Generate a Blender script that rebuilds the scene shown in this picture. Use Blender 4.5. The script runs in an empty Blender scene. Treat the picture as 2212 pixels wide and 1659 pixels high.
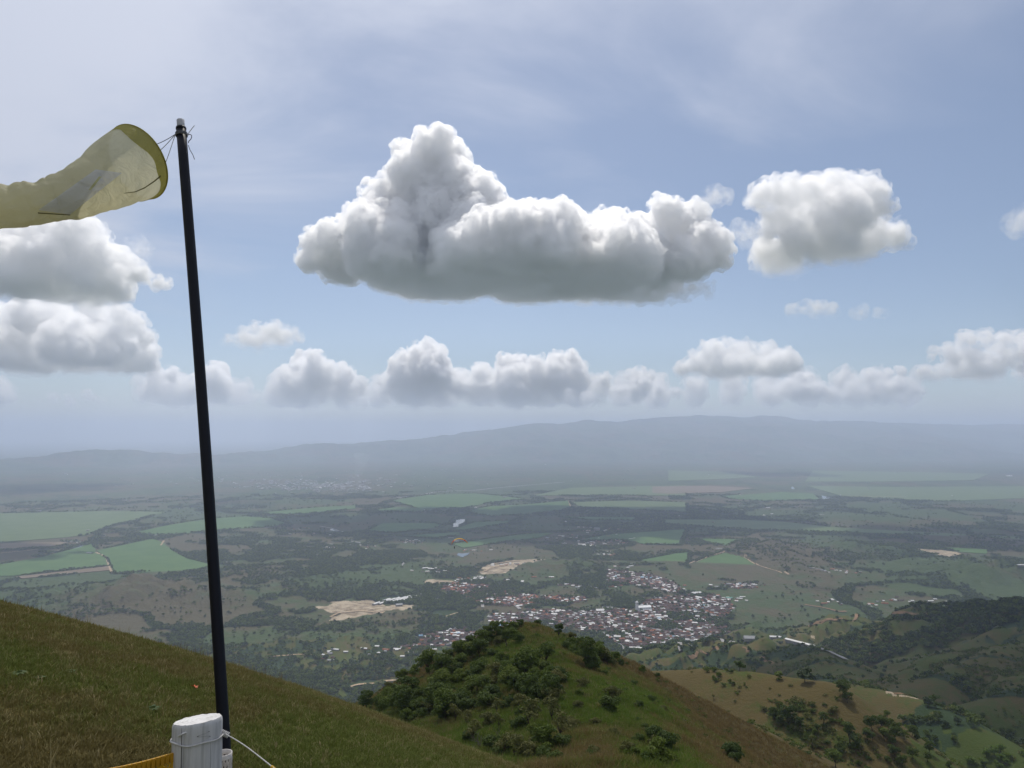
import bpy, math, random
import numpy as np

# ------------------------------------------------------------------ camera, light
SC = bpy.context.scene
COL = SC.collection
R = math.radians
W0, H0 = 2212.0, 1659.0                 # the units in which the photograph was measured
HFOV = 69.0
FPX = (W0 / 2) / math.tan(R(HFOV / 2))
PITCH = R(3.75)
cam_d = bpy.data.cameras.new('camera')
cam = bpy.data.objects.new('camera', cam_d)
COL.objects.link(cam)
cam.location = (0, 0, 0)
cam.rotation_euler = (R(90) + PITCH, 0, 0)
cam_d.sensor_width = 36
cam_d.lens = 18 / math.tan(R(HFOV / 2))
cam_d.clip_start = 0.05
cam_d.clip_end = 300000
SC.camera = cam

SUN_EL, SUN_AZ = R(58), R(-6)           # azimuth from straight ahead, positive to the right
SKY_STRENGTH = 0.085
VEIL_COLOR, CIRRUS_AT = (6.1, 6.4, 7.3), (0, 0, 0)
SUN_STRENGTH = 3.1
EXPOSURE = 0.17
SC.view_settings.view_transform = 'Standard'
SC.view_settings.look = 'None'
SC.view_settings.gamma = 1
SC.view_settings.exposure = EXPOSURE
SC.view_settings.use_curve_mapping = False
cy = SC.cycles
cy.use_denoising = True
cy.max_bounces = 36
cy.diffuse_bounces = 3
cy.glossy_bounces = 2
cy.transmission_bounces = 6
cy.transparent_max_bounces = 24
cy.volume_bounces = 32
cy.sample_clamp_indirect = 8
cy.use_adaptive_sampling = False

wd = bpy.data.worlds.new('World')
SC.world = wd
wd.use_nodes = True
nt = wd.node_tree
nt.nodes.clear()
n_out = nt.nodes.new('ShaderNodeOutputWorld')
n_bg = nt.nodes.new('ShaderNodeBackground')
n_sky = nt.nodes.new('ShaderNodeTexSky')
n_sky.sky_type = 'NISHITA'
n_sky.sun_disc = False
n_sky.sun_elevation = SUN_EL
n_sky.sun_rotation = SUN_AZ
n_sky.altitude = 1700
n_sky.air_density = 1.0
n_sky.dust_density = 2.0
n_sky.ozone_density = 1.0
n_bg.inputs['Strength'].default_value = SKY_STRENGTH


def wn(typ, ins=None, **props):
    nd = nt.nodes.new('ShaderNode' + typ)
    for k, v in props.items():
        setattr(nd, k, v)
    for k, v in (ins or {}).items():
        if isinstance(v, bpy.types.NodeSocket):
            nt.links.new(v, nd.inputs[k])
        else:
            nd.inputs[k].default_value = v
    return nd


# a veil of high thin cirrus, spread over a flat layer far above and brighter towards the sun
w_dir = wn('TexCoord').outputs['Generated']
w_sep = wn('SeparateXYZ', {0: w_dir})
w_z = wn('Math', {0: w_sep.outputs[2], 1: .10}, operation='ADD').outputs[0]
w_x = wn('Math', {0: w_sep.outputs[0], 1: w_z}, operation='DIVIDE').outputs[0]
w_y = wn('Math', {0: w_sep.outputs[1], 1: w_z}, operation='DIVIDE').outputs[0]
w_uv = wn('CombineXYZ', {0: w_x, 1: w_y}).outputs[0]
w_map = wn('Mapping', {'Vector': w_uv, 'Location': CIRRUS_AT, 'Rotation': (0, 0, R(28)), 'Scale': (.75, .95, 1)}).outputs[0]
w_n1 = wn('TexNoise', {'Vector': w_map, 'Scale': 1.15, 'Detail': 9.0, 'Roughness': .56, 'Distortion': .6}).outputs[0]
# the sheet ends along a ragged front that runs across the view; clear sky lies beyond it on the right
w_e1 = wn('Math', {0: w_x, 1: -.75, 2: 2.05}, operation='MULTIPLY_ADD').outputs[0]
w_e2 = wn('Math', {0: w_e1, 1: w_y}, operation='SUBTRACT').outputs[0]
w_s = wn('Math', {0: w_n1, 1: 4.6, 2: w_e2}, operation='MULTIPLY_ADD').outputs[0]
w_f = wn('MapRange', {0: w_s, 1: 1.75, 2: 3.9, 3: 0.15, 4: .84}, interpolation_type='SMOOTHSTEP').outputs[0]
w_dot = wn('VectorMath', {0: w_dir, 1: tuple(math.sin(SUN_AZ) * math.cos(SUN_EL) if i == 0 else math.cos(SUN_AZ) * math.cos(SUN_EL) if i == 1 else math.sin(SUN_EL) for i in range(3))}, operation='DOT_PRODUCT').outputs['Value']
w_glow = wn('MapRange', {0: w_dot, 1: .2, 2: 1.0, 3: .72, 4: 1.35}, interpolation_type='SMOOTHSTEP').outputs[0]
w_col = wn('VectorMath', {0: VEIL_COLOR, 'Scale': w_glow}, operation='SCALE').outputs[0]
w_mix = wn('Mix', data_type='RGBA')
nt.links.new(w_f, w_mix.inputs[0]); nt.links.new(n_sky.outputs[0], w_mix.inputs[6]); nt.links.new(w_col, w_mix.inputs[7])
nt.links.new(w_mix.outputs[2], n_bg.inputs[0])
nt.links.new(n_bg.outputs[0], n_out.inputs[0])

SUN_DIR = np.array([math.sin(SUN_AZ) * math.cos(SUN_EL), math.cos(SUN_AZ) * math.cos(SUN_EL), math.sin(SUN_EL)])
sun_d = bpy.data.lights.new('sun', 'SUN')
sun = bpy.data.objects.new('sun', sun_d)
COL.objects.link(sun)
sun_d.energy = SUN_STRENGTH
sun_d.angle = R(0.5)
sun_d.color = (1.0, 0.94, 0.85)
from mathutils import Vector
sun.rotation_euler = Vector(SUN_DIR).to_track_quat('Z', 'Y').to_euler()
sun.location = (0, 0, 50)


def ray(u, v):
    """direction through photo point (u, v), scaled so that its horizontal forward part (y) is 1"""
    x = (u - W0 / 2) / FPX
    z = -(v - H0 / 2) / FPX
    c, s = math.cos(PITCH), math.sin(PITCH)
    d = np.array([x, c - z * s, s + z * c])
    return d / d[1]


# ------------------------------------------------------------------ noise
def _hash(ix, iy, iz, seed):
    h = (ix.astype(np.uint32) * np.uint32(374761393) + iy.astype(np.uint32) * np.uint32(668265263)
         + iz.astype(np.uint32) * np.uint32(2147483647) + np.uint32(seed * 1274126177 % 4294967296))
    h = (h ^ (h >> np.uint32(13))) * np.uint32(1274126177)
    h = (h ^ (h >> np.uint32(15))) * np.uint32(2246822519)
    h = h ^ (h >> np.uint32(16))
    return h


def vnoise(x, y, z=None, seed=0):
    """gradient-free smooth value noise, -1..1"""
    x = np.asarray(x, float); y = np.asarray(y, float)
    fx = np.floor(x); fy = np.floor(y)
    ix = fx.astype(np.int64); iy = fy.astype(np.int64)
    tx = x - fx; ty = y - fy
    tx = tx * tx * tx * (tx * (tx * 6 - 15) + 10); ty = ty * ty * ty * (ty * (ty * 6 - 15) + 10)
    if z is None:
        zs = [(np.zeros_like(ix), 1.0)]
    else:
        z = np.asarray(z, float)
        fz = np.floor(z); iz = fz.astype(np.int64); tz = z - fz
        tz = tz * tz * tz * (tz * (tz * 6 - 15) + 10)
        zs = [(iz, 1 - tz), (iz + 1, tz)]
    r = 0
    for jz, wz in zs:
        for dx in (0, 1):
            for dy in (0, 1):
                h = _hash(ix + dx, iy + dy, jz, seed).astype(np.float64) / 4294967295.0
                r = r + h * (tx if dx else 1 - tx) * (ty if dy else 1 - ty) * wz
    return r * 2 - 1


def fbm(x, y, z=None, octaves=4, seed=0, gain=0.5, lac=2.03, billow=False):
    s = 0; a = 1.0; t = 0
    for o in range(octaves):
        n = vnoise(x, y, z, seed + o * 17)
        if billow:
            n = 1 - 2 * np.abs(n)
        s = s + a * n; t += a
        a *= gain
        x = x * lac + 11.3; y = y * lac + 7.7
        if z is not None:
            z = z * lac + 3.1
    return s / t


def mesh_from_arrays(name, verts, faces, mats=(), smooth=False, mat_idx=None):
    """verts (n,3); faces (m,3) or (m,4) numpy"""
    me = bpy.data.meshes.new(name)
    verts = np.ascontiguousarray(verts, np.float32)
    faces = np.ascontiguousarray(faces, np.int32)
    k = faces.shape[1]
    me.vertices.add(len(verts)); me.vertices.foreach_set('co', verts.ravel())
    me.loops.add(faces.size); me.loops.foreach_set('vertex_index', faces.ravel())
    me.polygons.add(len(faces))
    me.polygons.foreach_set('loop_start', np.arange(0, faces.size, k, dtype=np.int32))
    me.polygons.foreach_set('loop_total', np.full(len(faces), k, np.int32))
    if mat_idx is not None:
        me.polygons.foreach_set('material_index', np.ascontiguousarray(mat_idx, np.int32))
    me.polygons.foreach_set('use_smooth', np.full(len(faces), smooth, bool))
    for m in mats:
        me.materials.append(m)
    me.update(calc_edges=True)
    return me


def link(name, me, parent=None):
    o = bpy.data.objects.new(name, me)
    COL.objects.link(o)
    if parent is not None:
        o.parent = parent
    return o


def tag(o, label=None, cat=None, group=None, kind=None):
    if label: o['label'] = label
    if cat: o['category'] = cat
    if group: o['group'] = group
    if kind: o['kind'] = kind
    return o

# ------------------------------------------------------------------ places measured in the photograph
def c2(zx, zy): return (.3224 * zx, 1289.2 + .3224 * zy)
def c3(zx, zy): return (713.2 + .3472 * zx, 1289.2 + .3472 * zy)
def c4(zx, zy): return (1426.3 + .3552 * zx, 1234.3 + .3552 * zy)
def c5(zx, zy): return (822.9 + .372 * zx, 1152.0 + .372 * zy)
def c6(zx, zy): return (.3472 * zx, 932.6 + .3472 * zy)
def c7(zx, zy): return (713.2 + .3472 * zx, 932.6 + .3472 * zy)
def c8(zx, zy): return (1443.9 + .3472 * zx, 877.8 + .3472 * zy)


VZ = -700.0                              # height of the valley floor below the eye


def flat_at(u, v, z=VZ):
    d = ray(u, v)
    return d[:2] * (z / d[2])


def P(u, v, y):
    return tuple(ray(u, v) * y)


def smax(a, b, k):
    hh = np.clip(.5 + .5 * (a - b) / k, 0, 1)
    return b + (a - b) * hh + k * hh * (1 - hh)


def sstep(a, b, x):
    t = np.clip((x - a) / (b - a), 0, 1)
    return t * t * (3 - 2 * t)


def ridge(x, y, pts, sl, sr, w, q=0.0):
    best = np.full(np.shape(x), -1e9)
    for (ax_, ay_, az_), (bx_, by_, bz_) in zip(pts[:-1], pts[1:]):
        dx, dy = bx_ - ax_, by_ - ay_
        L2 = dx * dx + dy * dy
        t = np.clip(((x - ax_) * dx + (y - ay_) * dy) / L2, 0, 1)
        ex = x - (ax_ + t * dx); ey = y - (ay_ + t * dy)
        d = np.hypot(ex, ey)
        side = dx * ey - dy * ex           # > 0: left of the direction of travel
        m = sstep(-1, 1, side / (d * math.sqrt(L2) + 1e-6))
        s = sl * m + sr * (1 - m)
        val = az_ + t * (bz_ - az_) - s * (np.sqrt(d * d + w * w) - w) - q * d * d
        best = np.maximum(best, val)
    return best


KNOLL = [P(1420, 1980, 34), P(1330, 1700, 80), P(1270, 1570, 120), P(1200, 1440, 172), P(1143, 1368, 226)]
KNOLL_SHOULDER = [P(1143, 1368, 226), P(1240, 1392, 236)]
SPUR_B = [P(1380, 1452, 470), P(1522, 1447, 450), P(1621, 1453, 430), P(1700, 1465, 415), P(1781, 1475, 400), P(1852, 1542, 385), P(1920, 1582, 370), P(2060, 1665, 350)]
SPUR_B2 = [P(1600, 1560, 330), P(1700, 1610, 318), P(1850, 1690, 300)]
SPUR_C = [P(1800, 1470, 760), P(1852, 1483, 720), P(1940, 1500, 680), P(2030, 1531, 640), P(2094, 1570, 600), P(2200, 1640, 560)]
HILL_D = [P(1426, 1428, 1950), P(1532, 1401, 1800), P(1614, 1394, 1650), P(1675, 1404, 1500), P(1746, 1401, 1420), P(1785, 1414, 1340), P(1817, 1435, 1250), P(1884, 1481, 1080)]
HILL_E = [P(1589, 1356, 2480), P(1650, 1348, 2420), P(1760, 1346, 2300), P(1852, 1337, 2200), P(1959, 1329, 2080), P(2020, 1327, 2000), P(2065, 1317, 1930), P(2119, 1305, 1850), P(2212, 1301, 1700), P(2400, 1270, 1500)]
HILL_E1 = [P(2119, 1306, 1850), P(2010, 1370, 1800), P(1900, 1400, 1780)]
HILL_E2 = [P(2330, 1375, 1250), P(2212, 1397, 1180), P(2154, 1412, 1130), P(2083, 1444, 1060), P(2012, 1478, 990), P(1975, 1500, 950)]
HILL_E3 = [P(2150, 1385, 1600), P(2065, 1408, 1480), P(1959, 1436, 1390), P(1902, 1465, 1320)]
HILL_E4 = [P(2400, 1440, 900), P(2250, 1480, 860), P(2130, 1530, 800)]
BUMPS = [(80, 1300, 330, 46), (250, 1292, 300, 44), (370, 1290, 300, 50), (480, 1300, 240, 30), (170, 1330, 260, 30), (690, 1268, 260, 34), (780, 1262, 200, 24),
         (560, 1240, 260, 18), (640, 1395, 150, 20), (790, 1450, 130, 26), (740, 1390, 160, 16), (850, 1345, 190, 16), (560, 1400, 140, 14), (470, 1390, 160, 14),
         (1190, 1228, 230, 34), (1270, 1225, 220, 34), (1120, 1236, 150, 16), (905, 1222, 200, 20), (900, 1240, 200, 18), (1690, 1205, 300, 40), (1800, 1190, 330, 38),
         (1900, 1195, 320, 40), (1720, 1235, 240, 34), (1980, 1225, 260, 24), (1650, 1185, 300, 26), (2080, 1255, 380, 60), (2190, 1240, 380, 66), (1330, 1250, 170, 12),
         (1580, 1330, 90, 20), (2100, 1170, 380, 26), (1990, 1130, 420, 22), (1830, 1120, 420, 18), (1650, 1290, 150, 10)]
BUMPS = [(*flat_at(u, v), r, hgt) for (u, v, r, hgt) in BUMPS]
RANGE = [P(-250, 1000, 15000), P(35, 993, 15500), P(115, 985, 16000), P(160, 976, 16500), P(257, 976, 17000), P(330, 981, 17500), P(450, 983, 18500), P(607, 973, 20000), P(692, 962, 21000),
         P(795, 960, 22000), P(838, 953, 22300), P(918, 953, 22800), P(1003, 947, 23200), P(1026, 941, 23300), P(1092, 927, 23800), P(1144, 928, 24200), P(1177, 915, 24400), P(1224, 920, 24800),
         P(1276, 909, 25200), P(1328, 915, 25600), P(1389, 907, 26000), P(1479, 899, 26600), P(1554, 899, 27000), P(1601, 903, 27400), P(1652, 899, 27800), P(1681, 905, 28000), P(1710, 913, 28300),
         P(1754, 910, 28600), P(1790, 916, 28900), P(1819, 909, 29200), P(1863, 913, 29600), P(2000, 915, 30500), P(2212, 917, 31500), P(2600, 915, 33000)]

FIELDS = [
    [c6(*p) for p in [(-300, 505), (0, 510), (640, 495), (1050, 500), (960, 520), (640, 600), (560, 640), (400, 660), (0, 690), (-300, 700)]],
    [c6(*p) for p in [(830, 630), (1060, 580), (1290, 545), (1520, 528), (1680, 540), (1780, 570), (1700, 590), (1350, 615), (1100, 640), (960, 640)]],
    [c6(*p) for p in [(-200, 850), (0, 828), (250, 785), (570, 700), (598, 752), (655, 786), (684, 832), (380, 862), (90, 898), (-200, 905)]],
    [c6(*p) for p in [(90, 905), (684, 838), (690, 862), (140, 915)]],
    [c6(*p) for p in [(598, 742), (950, 668), (1010, 690), (1070, 740), (1160, 790), (1300, 825), (1310, 850), (1100, 885), (720, 882), (672, 790)]],
    [c7(*p) for p in [(380, 430), (600, 395), (900, 385), (1050, 400), (1220, 420), (1000, 440), (830, 475), (560, 480)]],
    [c7(*p) for p in [(260, 490), (420, 470), (650, 485), (520, 500)]],
    [c7(*p) for p in [(860, 490), (1000, 465), (1200, 455), (1480, 430), (1500, 470), (1440, 490), (1200, 515), (1000, 525), (900, 510)]],
    [c7(*p) for p in [(230, 620), (330, 570), (650, 570), (700, 590), (560, 610), (400, 630)]],
    [c7(*p) for p in [(760, 612), (900, 565), (1120, 555), (1100, 572), (900, 604), (830, 618)]],
    [c7(*p) for p in [(430, 650), (820, 625), (800, 645), (640, 665)]],
    [c7(*p) for p in [(760, 700), (900, 680), (1200, 640), (1390, 630), (1300, 660), (1050, 690), (830, 725)]],
    [c7(*p) for p in [(1520, 680), (1750, 640), (2050, 620), (2212, 608), (2190, 650), (2170, 705), (1960, 700), (1800, 672)]],
    [c7(*p) for p in [(1440, 530), (1900, 535), (1880, 552), (1600, 547)]],
    [c7(*p) for p in [(1940, 800), (2150, 760), (2230, 752), (2212, 830), (2000, 840), (1930, 825)]],
    [c7(*p) for p in [(1500, 440), (1850, 430), (2212, 440), (2212, 500), (1800, 480), (1560, 470)]],
    [c7(*p) for p in [(1250, 400), (1500, 350), (2212, 335), (2212, 400), (1600, 395)]],
    [c8(*p) for p in [(-20, 706), (450, 708), (720, 720), (1000, 752), (1300, 770), (1700, 790), (2190, 815), (2180, 830), (1600, 802), (1200, 787), (900, 780), (500, 765), (100, 740), (-20, 730)]],
    [c8(*p) for p in [(120, 990), (200, 958), (350, 912), (470, 940), (560, 990), (680, 1030), (740, 1050), (440, 1095), (300, 1080), (150, 1022)]],
    [c8(*p) for p in [(860, 495), (1400, 503), (2300, 497), (2300, 570), (1700, 592), (1080, 560), (980, 530)]],
    [c8(*p) for p in [(180, 825), (460, 830), (370, 870), (250, 850)]],
    [c8(*p) for p in [(1690, 878), (1990, 893), (1980, 920), (1800, 908)]],
    [c8(*p) for p in [(330, 560), (700, 535), (900, 545), (940, 580), (600, 590), (380, 575)]],
    [c8(*p) for p in [(-100, 500), (250, 495), (540, 510), (330, 535), (0, 545), (-100, 540)]],
    [c8(*p) for p in [(0, 400), (300, 405), (560, 440), (300, 455), (0, 465)]],
    [c8(*p) for p in [(900, 400), (1600, 410), (2000, 420), (1900, 460), (1300, 470), (850, 470)]],
    [c6(*p) for p in [(1620, 505), (2000, 470), (2212, 460), (2212, 480), (1900, 510), (1700, 515)]],
    [c6(*p) for p in [(-100, 705), (170, 690), (420, 690), (350, 712), (100, 735), (-100, 740)]],
    [c8(*p) for p in [(1000, 965), (1130, 975), (1120, 990), (1020, 985)]],
]
DRY_FIELDS = {3, 23, 27}
FIELD_XY = [np.array([flat_at(*p) for p in f]) for f in FIELDS]

SOIL = [
    [(672, 1313), (720, 1301), (800, 1298), (832, 1309), (900, 1311), (905, 1320), (840, 1325), (800, 1332), (720, 1347), (665, 1366), (690, 1345), (716, 1331), (690, 1325)],
    [(1030, 1238), (1055, 1222), (1110, 1213), (1215, 1207), (1180, 1216), (1130, 1228), (1090, 1243), (1050, 1245)],
    [(1975, 1191), (2030, 1189), (2085, 1195), (2075, 1203), (2040, 1206), (2000, 1200)],
    [(915, 1255), (960, 1252), (990, 1258), (950, 1266), (920, 1263)],
    [(745, 1490), (760, 1482), (810, 1478), (872, 1472), (868, 1478), (815, 1486), (770, 1497)],
]
SOIL_XY = [np.array([flat_at(*p) for p in f]) for f in SOIL]
TOWN = [
    [c5(*p) for p in [(620, 490), (990, 450), (1460, 452), (1580, 390), (1740, 372), (1600, 330), (1310, 290), (1310, 222), (1400, 232), (1560, 240), (1700, 290), (1780, 350), (1900, 360),
                      (1990, 380), (2060, 440), (2010, 520), (2040, 590), (2180, 608), (2000, 640), (1900, 680), (1700, 700), (1500, 690), (1360, 650), (1250, 600), (1100, 560), (900, 530), (640, 560)]],
    [c5(*p) for p in [(345, 335), (420, 300), (600, 312), (740, 345), (930, 370), (1190, 375), (1190, 400), (950, 425), (800, 440), (600, 425), (490, 400), (470, 362)]],
    [c5(*p) for p in [(60, 690), (220, 602), (400, 570), (620, 560), (700, 590), (480, 650), (380, 664), (150, 678)]],
    [c5(*p) for p in [(1990, 305), (2200, 290), (2160, 330), (2050, 330)]],
]
TOWN_XY = [np.array([flat_at(*p) for p in f]) for f in TOWN]


PONDS = [
    [c7(*p) for p in [(775, 528), (790, 545), (848, 546), (826, 568), (800, 578), (796, 592), (760, 594), (764, 570), (780, 562)]],
    [c7(*p) for p in [(787, 768), (800, 756), (820, 760), (870, 753), (852, 770), (838, 772), (820, 784)]],
    [c8(*p) for p in [(952, 555), (972, 560), (1014, 570), (985, 576), (962, 584)]],
    [c8(*p) for p in [(760, 506), (775, 500), (788, 516), (770, 514)]],
    [c6(*p) for p in [(428, 735), (455, 722), (520, 700), (532, 703), (470, 733), (430, 744)]],
    [c7(*p) for p in [(0, 606), (40, 610), (62, 622), (30, 618), (0, 614)]],
]
POND_XY = [np.array([flat_at(*p) for p in f]) for f in PONDS]


def in_poly(x, y, poly):
    r = np.zeros(np.shape(x), bool)
    b = (x > poly[:, 0].min()) & (x < poly[:, 0].max()) & (y > poly[:, 1].min()) & (y < poly[:, 1].max())
    if not b.any():
        return r
    X, Y = x[b], y[b]
    c = np.zeros(len(X), bool)
    j = len(poly) - 1
    for i in range(len(poly)):
        xi, yi = poly[i]; xj, yj = poly[j]
        if yi != yj:
            c ^= ((yi > Y) != (yj > Y)) & (X < (xj - xi) * (Y - yi) / (yj - yi) + xi)
        j = i
    r[b] = c
    return r


def poly_dist(x, y, poly):
    """distance to the outline, only worth calling near it"""
    best = np.full(np.shape(x), 1e9)
    q = np.roll(poly, -1, 0)
    for (ax_, ay_), (bx_, by_) in zip(poly, q):
        dx, dy = bx_ - ax_, by_ - ay_
        t = np.clip(((x - ax_) * dx + (y - ay_) * dy) / (dx * dx + dy * dy + 1e-9), 0, 1)
        best = np.minimum(best, np.hypot(x - ax_ - t * dx, y - ay_ - t * dy))
    return best


# the mown launch slope: z = z0 - px x - py y - q r^2, fitted to its outline against the valley
GQ, GZ = 0.0135, -1.62
_s = [(0, 1320), (130, 1338), (250, 1369), (380, 1408), (505, 1450), (640, 1491), (760, 1531), (900, 1581), (1100, 1659)]
_A, _b = [], []
for (u, v) in _s:
    d = ray(u, v); n = math.hypot(d[0], d[1])
    _A.append([d[0] / n, d[1] / n, (d[0] / n) ** 2]); _b.append(-d[2] / n - 2 * math.sqrt(-GZ * GQ))
GPX, GPY, GPXX = np.linalg.lstsq(np.array(_A), np.array(_b), rcond=None)[0]


def slope_h(x, y):
    r = np.hypot(x, y) + 1e-6
    p = GPX * x + GPY * y + GPXX * x * x / r
    bump = .05 * vnoise(x / 2.6, y / 2.6, None, 3) + .02 * vnoise(x / .8, y / .8, None, 4)
    return GZ - p - GQ * r * r + bump * sstep(1.0, 4.0, r)


def plain_h(x, y):
    r = np.hypot(x, y)
    z = np.full(np.shape(x), VZ)
    z = z + 3.0 * fbm(x / 420, y / 420, None, 3, 41)
    for (bx, by, br, bh) in BUMPS:
        d2 = ((x - bx) ** 2 + (y - by) ** 2) / (br * br)
        m = d2 < 6
        if m.any():
            g = fbm(x[m] / (br * .42), y[m] / (br * .42), None, 4, int(br) + 7)
            gul = 1 - np.abs(vnoise(x[m] / (br * .3), y[m] / (br * .3), None, int(br) + 9))
            z[m] = z[m] + bh * np.exp(-1.6 * d2[m]) * (1.15 + .6 * g - .62 * gul)
    return z


_FB = [(f[:, 0].min() - 60, f[:, 0].max() + 60, f[:, 1].min() - 60, f[:, 1].max() + 60) for f in FIELD_XY + TOWN_XY]


def height(x, y):
    x = np.asarray(x, float); y = np.asarray(y, float)
    shp = x.shape
    x = x.ravel(); y = y.ravel()
    r = np.hypot(x, y)
    z = plain_h(x, y)
    flat = np.zeros(len(x), bool)
    for f in FIELD_XY + TOWN_XY + POND_XY:
        flat |= in_poly(x, y, f)
    z[flat] = VZ + .15 * (z[flat] - VZ).clip(-9, 9)
    m = r > 9000
    if m.any():
        X, Y = x[m], y[m]
        n = fbm(X / 2600, Y / 2600, None, 5, 71)
        gl = 1 - np.abs(fbm(X / 1500, Y / 1500, None, 4, 73))
        rg = ridge(X, Y, RANGE, .17, .17, 500)
        away = sstep(0, 900, np.maximum(0, -(rg - rg)) + 0)   # keeps the crest line itself unbroken
        crest = ridge(X, Y, RANGE, 1, 1, 1) - ridge(X, Y, RANGE, 0, 0, 1)
        away = sstep(100, 2600, -crest)
        rg = rg + away * (n * 190 + (gl - .7) * 230) + 26 * vnoise(X / 420, Y / 420, None, 74) + 110 * (.55 - np.abs(fbm(X / 1300, Y / 1500, None, 4, 75))) - 38
        z[m] = smax(rg, z[m], 60)
    m = r < 4200
    if m.any():
        X, Y = x[m], y[m]; rr = r[m]
        n1 = fbm(X / 230, Y / 230, None, 5, 21)
        gul = 1 - np.abs(fbm(X / 170, Y / 170, None, 4, 22))
        base = -130 - 570 * sstep(-100, 1900, np.hypot(X * .9, Y)) - 60 * sstep(0, 500, X) * (1 - sstep(900, 1800, rr))
        base = base + 14 * n1
        rel = sstep(250, 900, rr)
        det = rel * (30 * n1 - (34 + 44 * sstep(600, 1200, rr)) * (gul - .65) - 9 * (1 - np.abs(fbm(X / 62, Y / 62, None, 3, 28)) - .65)) + (1 - rel) * (5 * fbm(X / 55, Y / 55, None, 4, 23))
        small = 1.1 * fbm(X / 14, Y / 14, None, 3, 24)
        zz = base
        for pts, sl, sr, w, k in ((HILL_E, .5, .42, 40, 30), (HILL_E1, .5, .5, 30, 25), (HILL_E2, .55, .5, 25, 25), (HILL_E3, .5, .5, 25, 25), (HILL_E4, .5, .5, 20, 20),
                                  (HILL_D, .34, .34, 40, 25), (SPUR_C, .5, .5, 14, 14), (SPUR_B, .75, .42, 12, 10)):
            dist = ridge(X, Y, pts, 0, 0, 1) - ridge(X, Y, pts, 1, 1, 1)
            zz = smax(ridge(X, Y, pts, sl, sr, w) + det * sstep(10, 130, dist) * .9, zz, k)
        zz = smax(ridge(X, Y, SPUR_B2, .6, .45, 8), zz, 8)
        kn = ridge(X, Y, KNOLL, .34, .47, 9, .0022)
        kn2 = ridge(X, Y, KNOLL_SHOULDER, .6, .5, 8, .0004)
        kn = smax(kn, kn2, 6)
        # steep fall behind the knoll
        kn = kn - .55 * np.maximum(0, Y - (232 + .12 * X)) ** 1.12
        zz = smax(kn + (small + 1.6 * fbm(X / 33, Y / 33, None, 3, 26)) * sstep(30, 120, rr), zz, 10)
        zz = smax(slope_h(X, Y), zz, 2.0 + .04 * rr.clip(0, 100)) if False else np.maximum(slope_h(X, Y), zz)
        w = sstep(2900, 4000, rr)
        zz = smax(zz, z[m], 25)
        z[m] = zz * (1 - w) + np.maximum(z[m], zz) * w
    return z.reshape(shp)


def h1(x, y):
    return float(height(np.array([x]), np.array([y]))[0])


def hit(uv, y0=1.5, y1=20000.0, n=900):
    """first ground points met along the sight lines through photo points (m, 2)"""
    uv = np.atleast_2d(np.asarray(uv, float))
    D = np.array([ray(*p) for p in uv])
    ys = np.geomspace(y0, y1, n)
    out = np.full((len(uv), 3), np.nan)
    for a in range(0, len(uv), 200):
        d = D[a:a + 200]
        X = d[:, :1] * ys; Y = np.broadcast_to(ys, X.shape); Z = d[:, 2:] * ys
        G = height(X, Y)
        below = Z < G
        k = below.argmax(1)
        ok = below.any(1)
        for i in range(len(d)):
            if ok[i] and k[i] > 0:
                j = k[i]
                t0 = Z[i, j - 1] - G[i, j - 1]; t1 = G[i, j] - Z[i, j]
                yy = ys[j - 1] + (ys[j] - ys[j - 1]) * t0 / (t0 + t1 + 1e-9)
                out[a + i] = d[i] * yy
    return out


def at(u, v, **k):
    return hit([(u, v)], **k)[0]


# ------------------------------------------------------------------ land cover
def wood_mask(x, y):
    """0..1, where trees stand on the plain and the hills"""
    r = np.hypot(x, y)
    n = .8 * fbm(x / 240, y / 240, None, 4, 55) + .55 * fbm(x / 75, y / 75, None, 3, 56)
    big = fbm(x / 1500, y / 1500, None, 3, 57)
    w = sstep(.24, .36, n + .55 * big - .10 * sstep(3500, 6000, r))
    line = 1 - np.abs(fbm(x / 620 + .3, y / 620, None, 3, 58))
    w = np.maximum(w, sstep(.90, .945, line))
    for f in FIELD_XY:
        b = (x > f[:, 0].min() - 60) & (x < f[:, 0].max() + 60) & (y > f[:, 1].min() - 60) & (y < f[:, 1].max() + 60)
        if b.any():
            X, Y = x[b], y[b]
            ins = in_poly(X, Y, f)
            d = poly_dist(X, Y, f)
            wb = w[b]
            rim = vnoise(X / 160, Y / 160, None, 59) > -.25
            wb = np.where(ins, 0, np.where((d < 26) & rim, 1, wb))
            w[b] = wb
    for f in TOWN_XY + POND_XY:
        w[in_poly(x, y, f)] *= .0
    for f in SOIL_XY:
        w[in_poly(x, y, f)] = 0
    for (bx, by, br, bh) in BUMPS:
        d2 = ((x - bx) ** 2 + (y - by) ** 2) / (br * br)
        w = w * (1 - .75 * np.exp(-1.2 * d2) * (bh > 15))
    return w


def soil_mask(x, y):
    s = np.zeros(np.shape(x))
    for f in SOIL_XY:
        b = (x > f[:, 0].min() - 40) & (x < f[:, 0].max() + 40) & (y > f[:, 1].min() - 40) & (y < f[:, 1].max() + 40)
        if b.any():
            X, Y = x[b], y[b]
            ins = in_poly(X, Y, f)
            d = poly_dist(X, Y, f) * np.where(ins, 1, -1)
            s[b] = np.maximum(s[b], sstep(-14, 14, d - 12 + 42 * fbm(X / 75, Y / 55, None, 4, 61)))
    return s


def lush_mask(x, y):
    """1 = green, 0 = dry and brown"""
    r = np.hypot(x, y)
    g = .54 + 1.0 * fbm(x / 700, y / 700, None, 4, 65) + .3 * fbm(x / 60, y / 60, None, 3, 66)
    return g


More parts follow.
